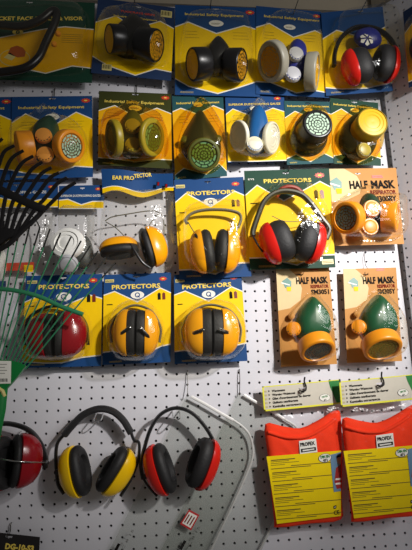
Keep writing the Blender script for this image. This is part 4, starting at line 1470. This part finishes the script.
# ================================================================== RAKES
# green leaf rake (behind the black one)
k = Hung('leaf_rake', 'green leaf rake with wire tines fanned over the crimson ear muff card', 'rake', (6, 375), .140)
mb = MB()
q = [k.uv(*p) for p in ((-32, 366), (-12, 360), (0, 359.5), (11, 360.5), (20, 362.5), (26.5, 366), (18, 377), (11, 385), (6, 390), (-10, 391), (-24, 380))]
n = len(q)
mb.add([(u, -.006, v) for u, v in q] + [(u, .004, v) for u, v in q], [tuple(range(n)), tuple(range(n, 2 * n))[::-1]] + [(i, (i + 1) % n, (i + 1) % n + n, i + n) for i in range(n)], RAKEPLATE)
plate = k.part(mb, 'tine_plate', 'bright green tine plate')
mb = MB()
mb.add([k.L(x, y, .0068) for x, y in ((-16, 360.5), (11.3, 361), (10.8, 383.5), (-16, 384))], [(0, 1, 2, 3)], WHITE)
for i in range(4):
    mb.add([k.L(x, y, .0071) for x, y in ((-14, 364 + i * 3), (7 - 2 * (i % 2), 364 + i * 3), (7 - 2 * (i % 2), 364.7 + i * 3), (-14, 364.7 + i * 3))], [(0, 1, 2, 3)], mat('label_grey_ink', (150, 148, 140), .5))
for i in range(14):
    x = -8 + i * 1.15
    mb.add([k.L(*p_, .0071) for p_ in ((x, 378.5), (x + .5 + .25 * (i % 3 == 0), 378.5), (x + .5 + .25 * (i % 3 == 0), 381.8), (x, 381.8))], [(0, 1, 2, 3)], INK)
k.part(mb, 'label', 'white paper label with barcode', plate)
mb = MB()
mb.tube([k.L(-4, 388, .0), k.L(-5, 410, .0), k.L(-8, 440, -.004), k.L(-11, 470, -.008)], [.024, .0215, .0155, .013], RAKEPLATE, n=14, rb=[.008, .010, .012, .012])
k.part(mb, 'socket', 'green socket')
mb = MB()
mb.tube([k.L(-4, 386, .004), k.L(2.5, 391, .006), k.L(4.5, 396, .002)], .004, CREAM, n=8)
k.part(mb, 'tie', 'cream tie')
arc = [(-60, 300, .012), (-40, 293, .012), (-20, 289.5, .012), (0, 289, .012), (19, 291.3, .012), (40, 297, .012), (61, 306.5, .012), (83, 314.5, .012)]
strip(k, arc, .0048, RAKEGREEN, .004, name='spreader', label='green curved spreader')
tips = [(-42, 236), (-30, 230), (-18, 226), (-6, 223), (4, 221), (13, 221), (21, 222), (30, 225), (40, 227), (50, 229), (60.5, 233), (71, 237), (81, 241), (90, 246), (98, 251), (106, 257.5), (114.5, 263.5)]
N = len(tips)
BLKTIP = mat('tine_tip_black', (24, 26, 24), .5)
for i, (tx_, ty_) in enumerate(tips):
    f = i / (N - 1)
    sx_ = -27 + 52.5 * f
    sy_ = 361 + 5.0 * abs(2 * f - 1) ** 2.2
    fr = (i - 8) / 8
    a = k.L(sx_, sy_ + 3, .002)
    b = k.L(sx_ + (tx_ - sx_) * .5, sy_ + (ty_ - sy_) * .5, .013)
    c1 = k.L(sx_ + (tx_ - sx_) * .86, sy_ + (ty_ - sy_) * .86, .020)
    e = k.L(tx_, ty_, .012)
    mb = MB()
    P = smooth_open([a, b, c1, e], 4)
    mb.tube(P[:9], .0016, RAKEGREEN, n=6)
    mb.tube(P[8:], .0019, BLKTIP, n=6)
    k.part(mb, 'tine')

# black fan rake
k = Hung('fan_rake', 'black fan rake with curved tines at the left edge, above the green rake', 'rake', (10, 225), .178)
strip(k, [(-34, 172, 0), (-12, 184, .004), (10, 194.5, .006), (28, 203, .006), (45, 210, .004)], .0092, BLACK, .005, name='crossbar')
strip(k, [(46, 207, .002), (36, 218, .002), (22, 231, .002), (10, 243, .002), (-4, 251, .002), (-20, 254, .002)], .0058, BLACK, .004, name='outer_rib')
mb = MB()
mb.pillow(smooth_closed([k.uv(*p) for p in ((-30, 222), (-6, 226), (10, 228), (20, 230), (17, 236), (8, 240), (-4, 248), (-20, 246), (-30, 236))]), k.uv(-4, 236), .010, BLACK, base=-.004, pw=4, m=3)
k.part(mb, 'hub')
bt = [((2.5, 138.5), (-7, 148), (-12, 168), (-16, 190), (-18, 228)), ((14.5, 145.5), (4, 152), (-2, 168), (-8, 192), (-12, 230)), ((23.5, 150.5), (12, 158), (5, 172), (-2, 196), (-7, 232)),
      ((33.3, 156), (22, 163), (13, 178), (5, 200), (0, 232)), ((42.5, 162), (32, 169), (22, 184), (12, 204), (5, 233)), ((51.5, 167.5), (41, 174), (31, 188), (19, 206), (10, 234)),
      ((59, 172.5), (50, 178), (39, 192), (27, 208), (14, 235)), ((67, 177.5), (57, 184), (46, 197), (33, 212), (17, 236)), ((75.7, 182.5), (65, 189), (55, 199), (44, 210), (30, 225))]
for tip_ in bt:
    P = smooth_open([k.L(tip_[0][0], tip_[0][1], .022), k.L(tip_[1][0], tip_[1][1], .018), k.L(tip_[2][0], tip_[2][1], .010), k.L(tip_[3][0], tip_[3][1], .004), k.L(tip_[4][0], tip_[4][1], .002)], 5)
    mb = MB()
    nP = len(P)
    mb.tube(P, [.0038 + .0008 * min(1, i / 6) for i in range(nP)], BLACK, n=8, rb=.0028)
    k.part(mb, 'tine')
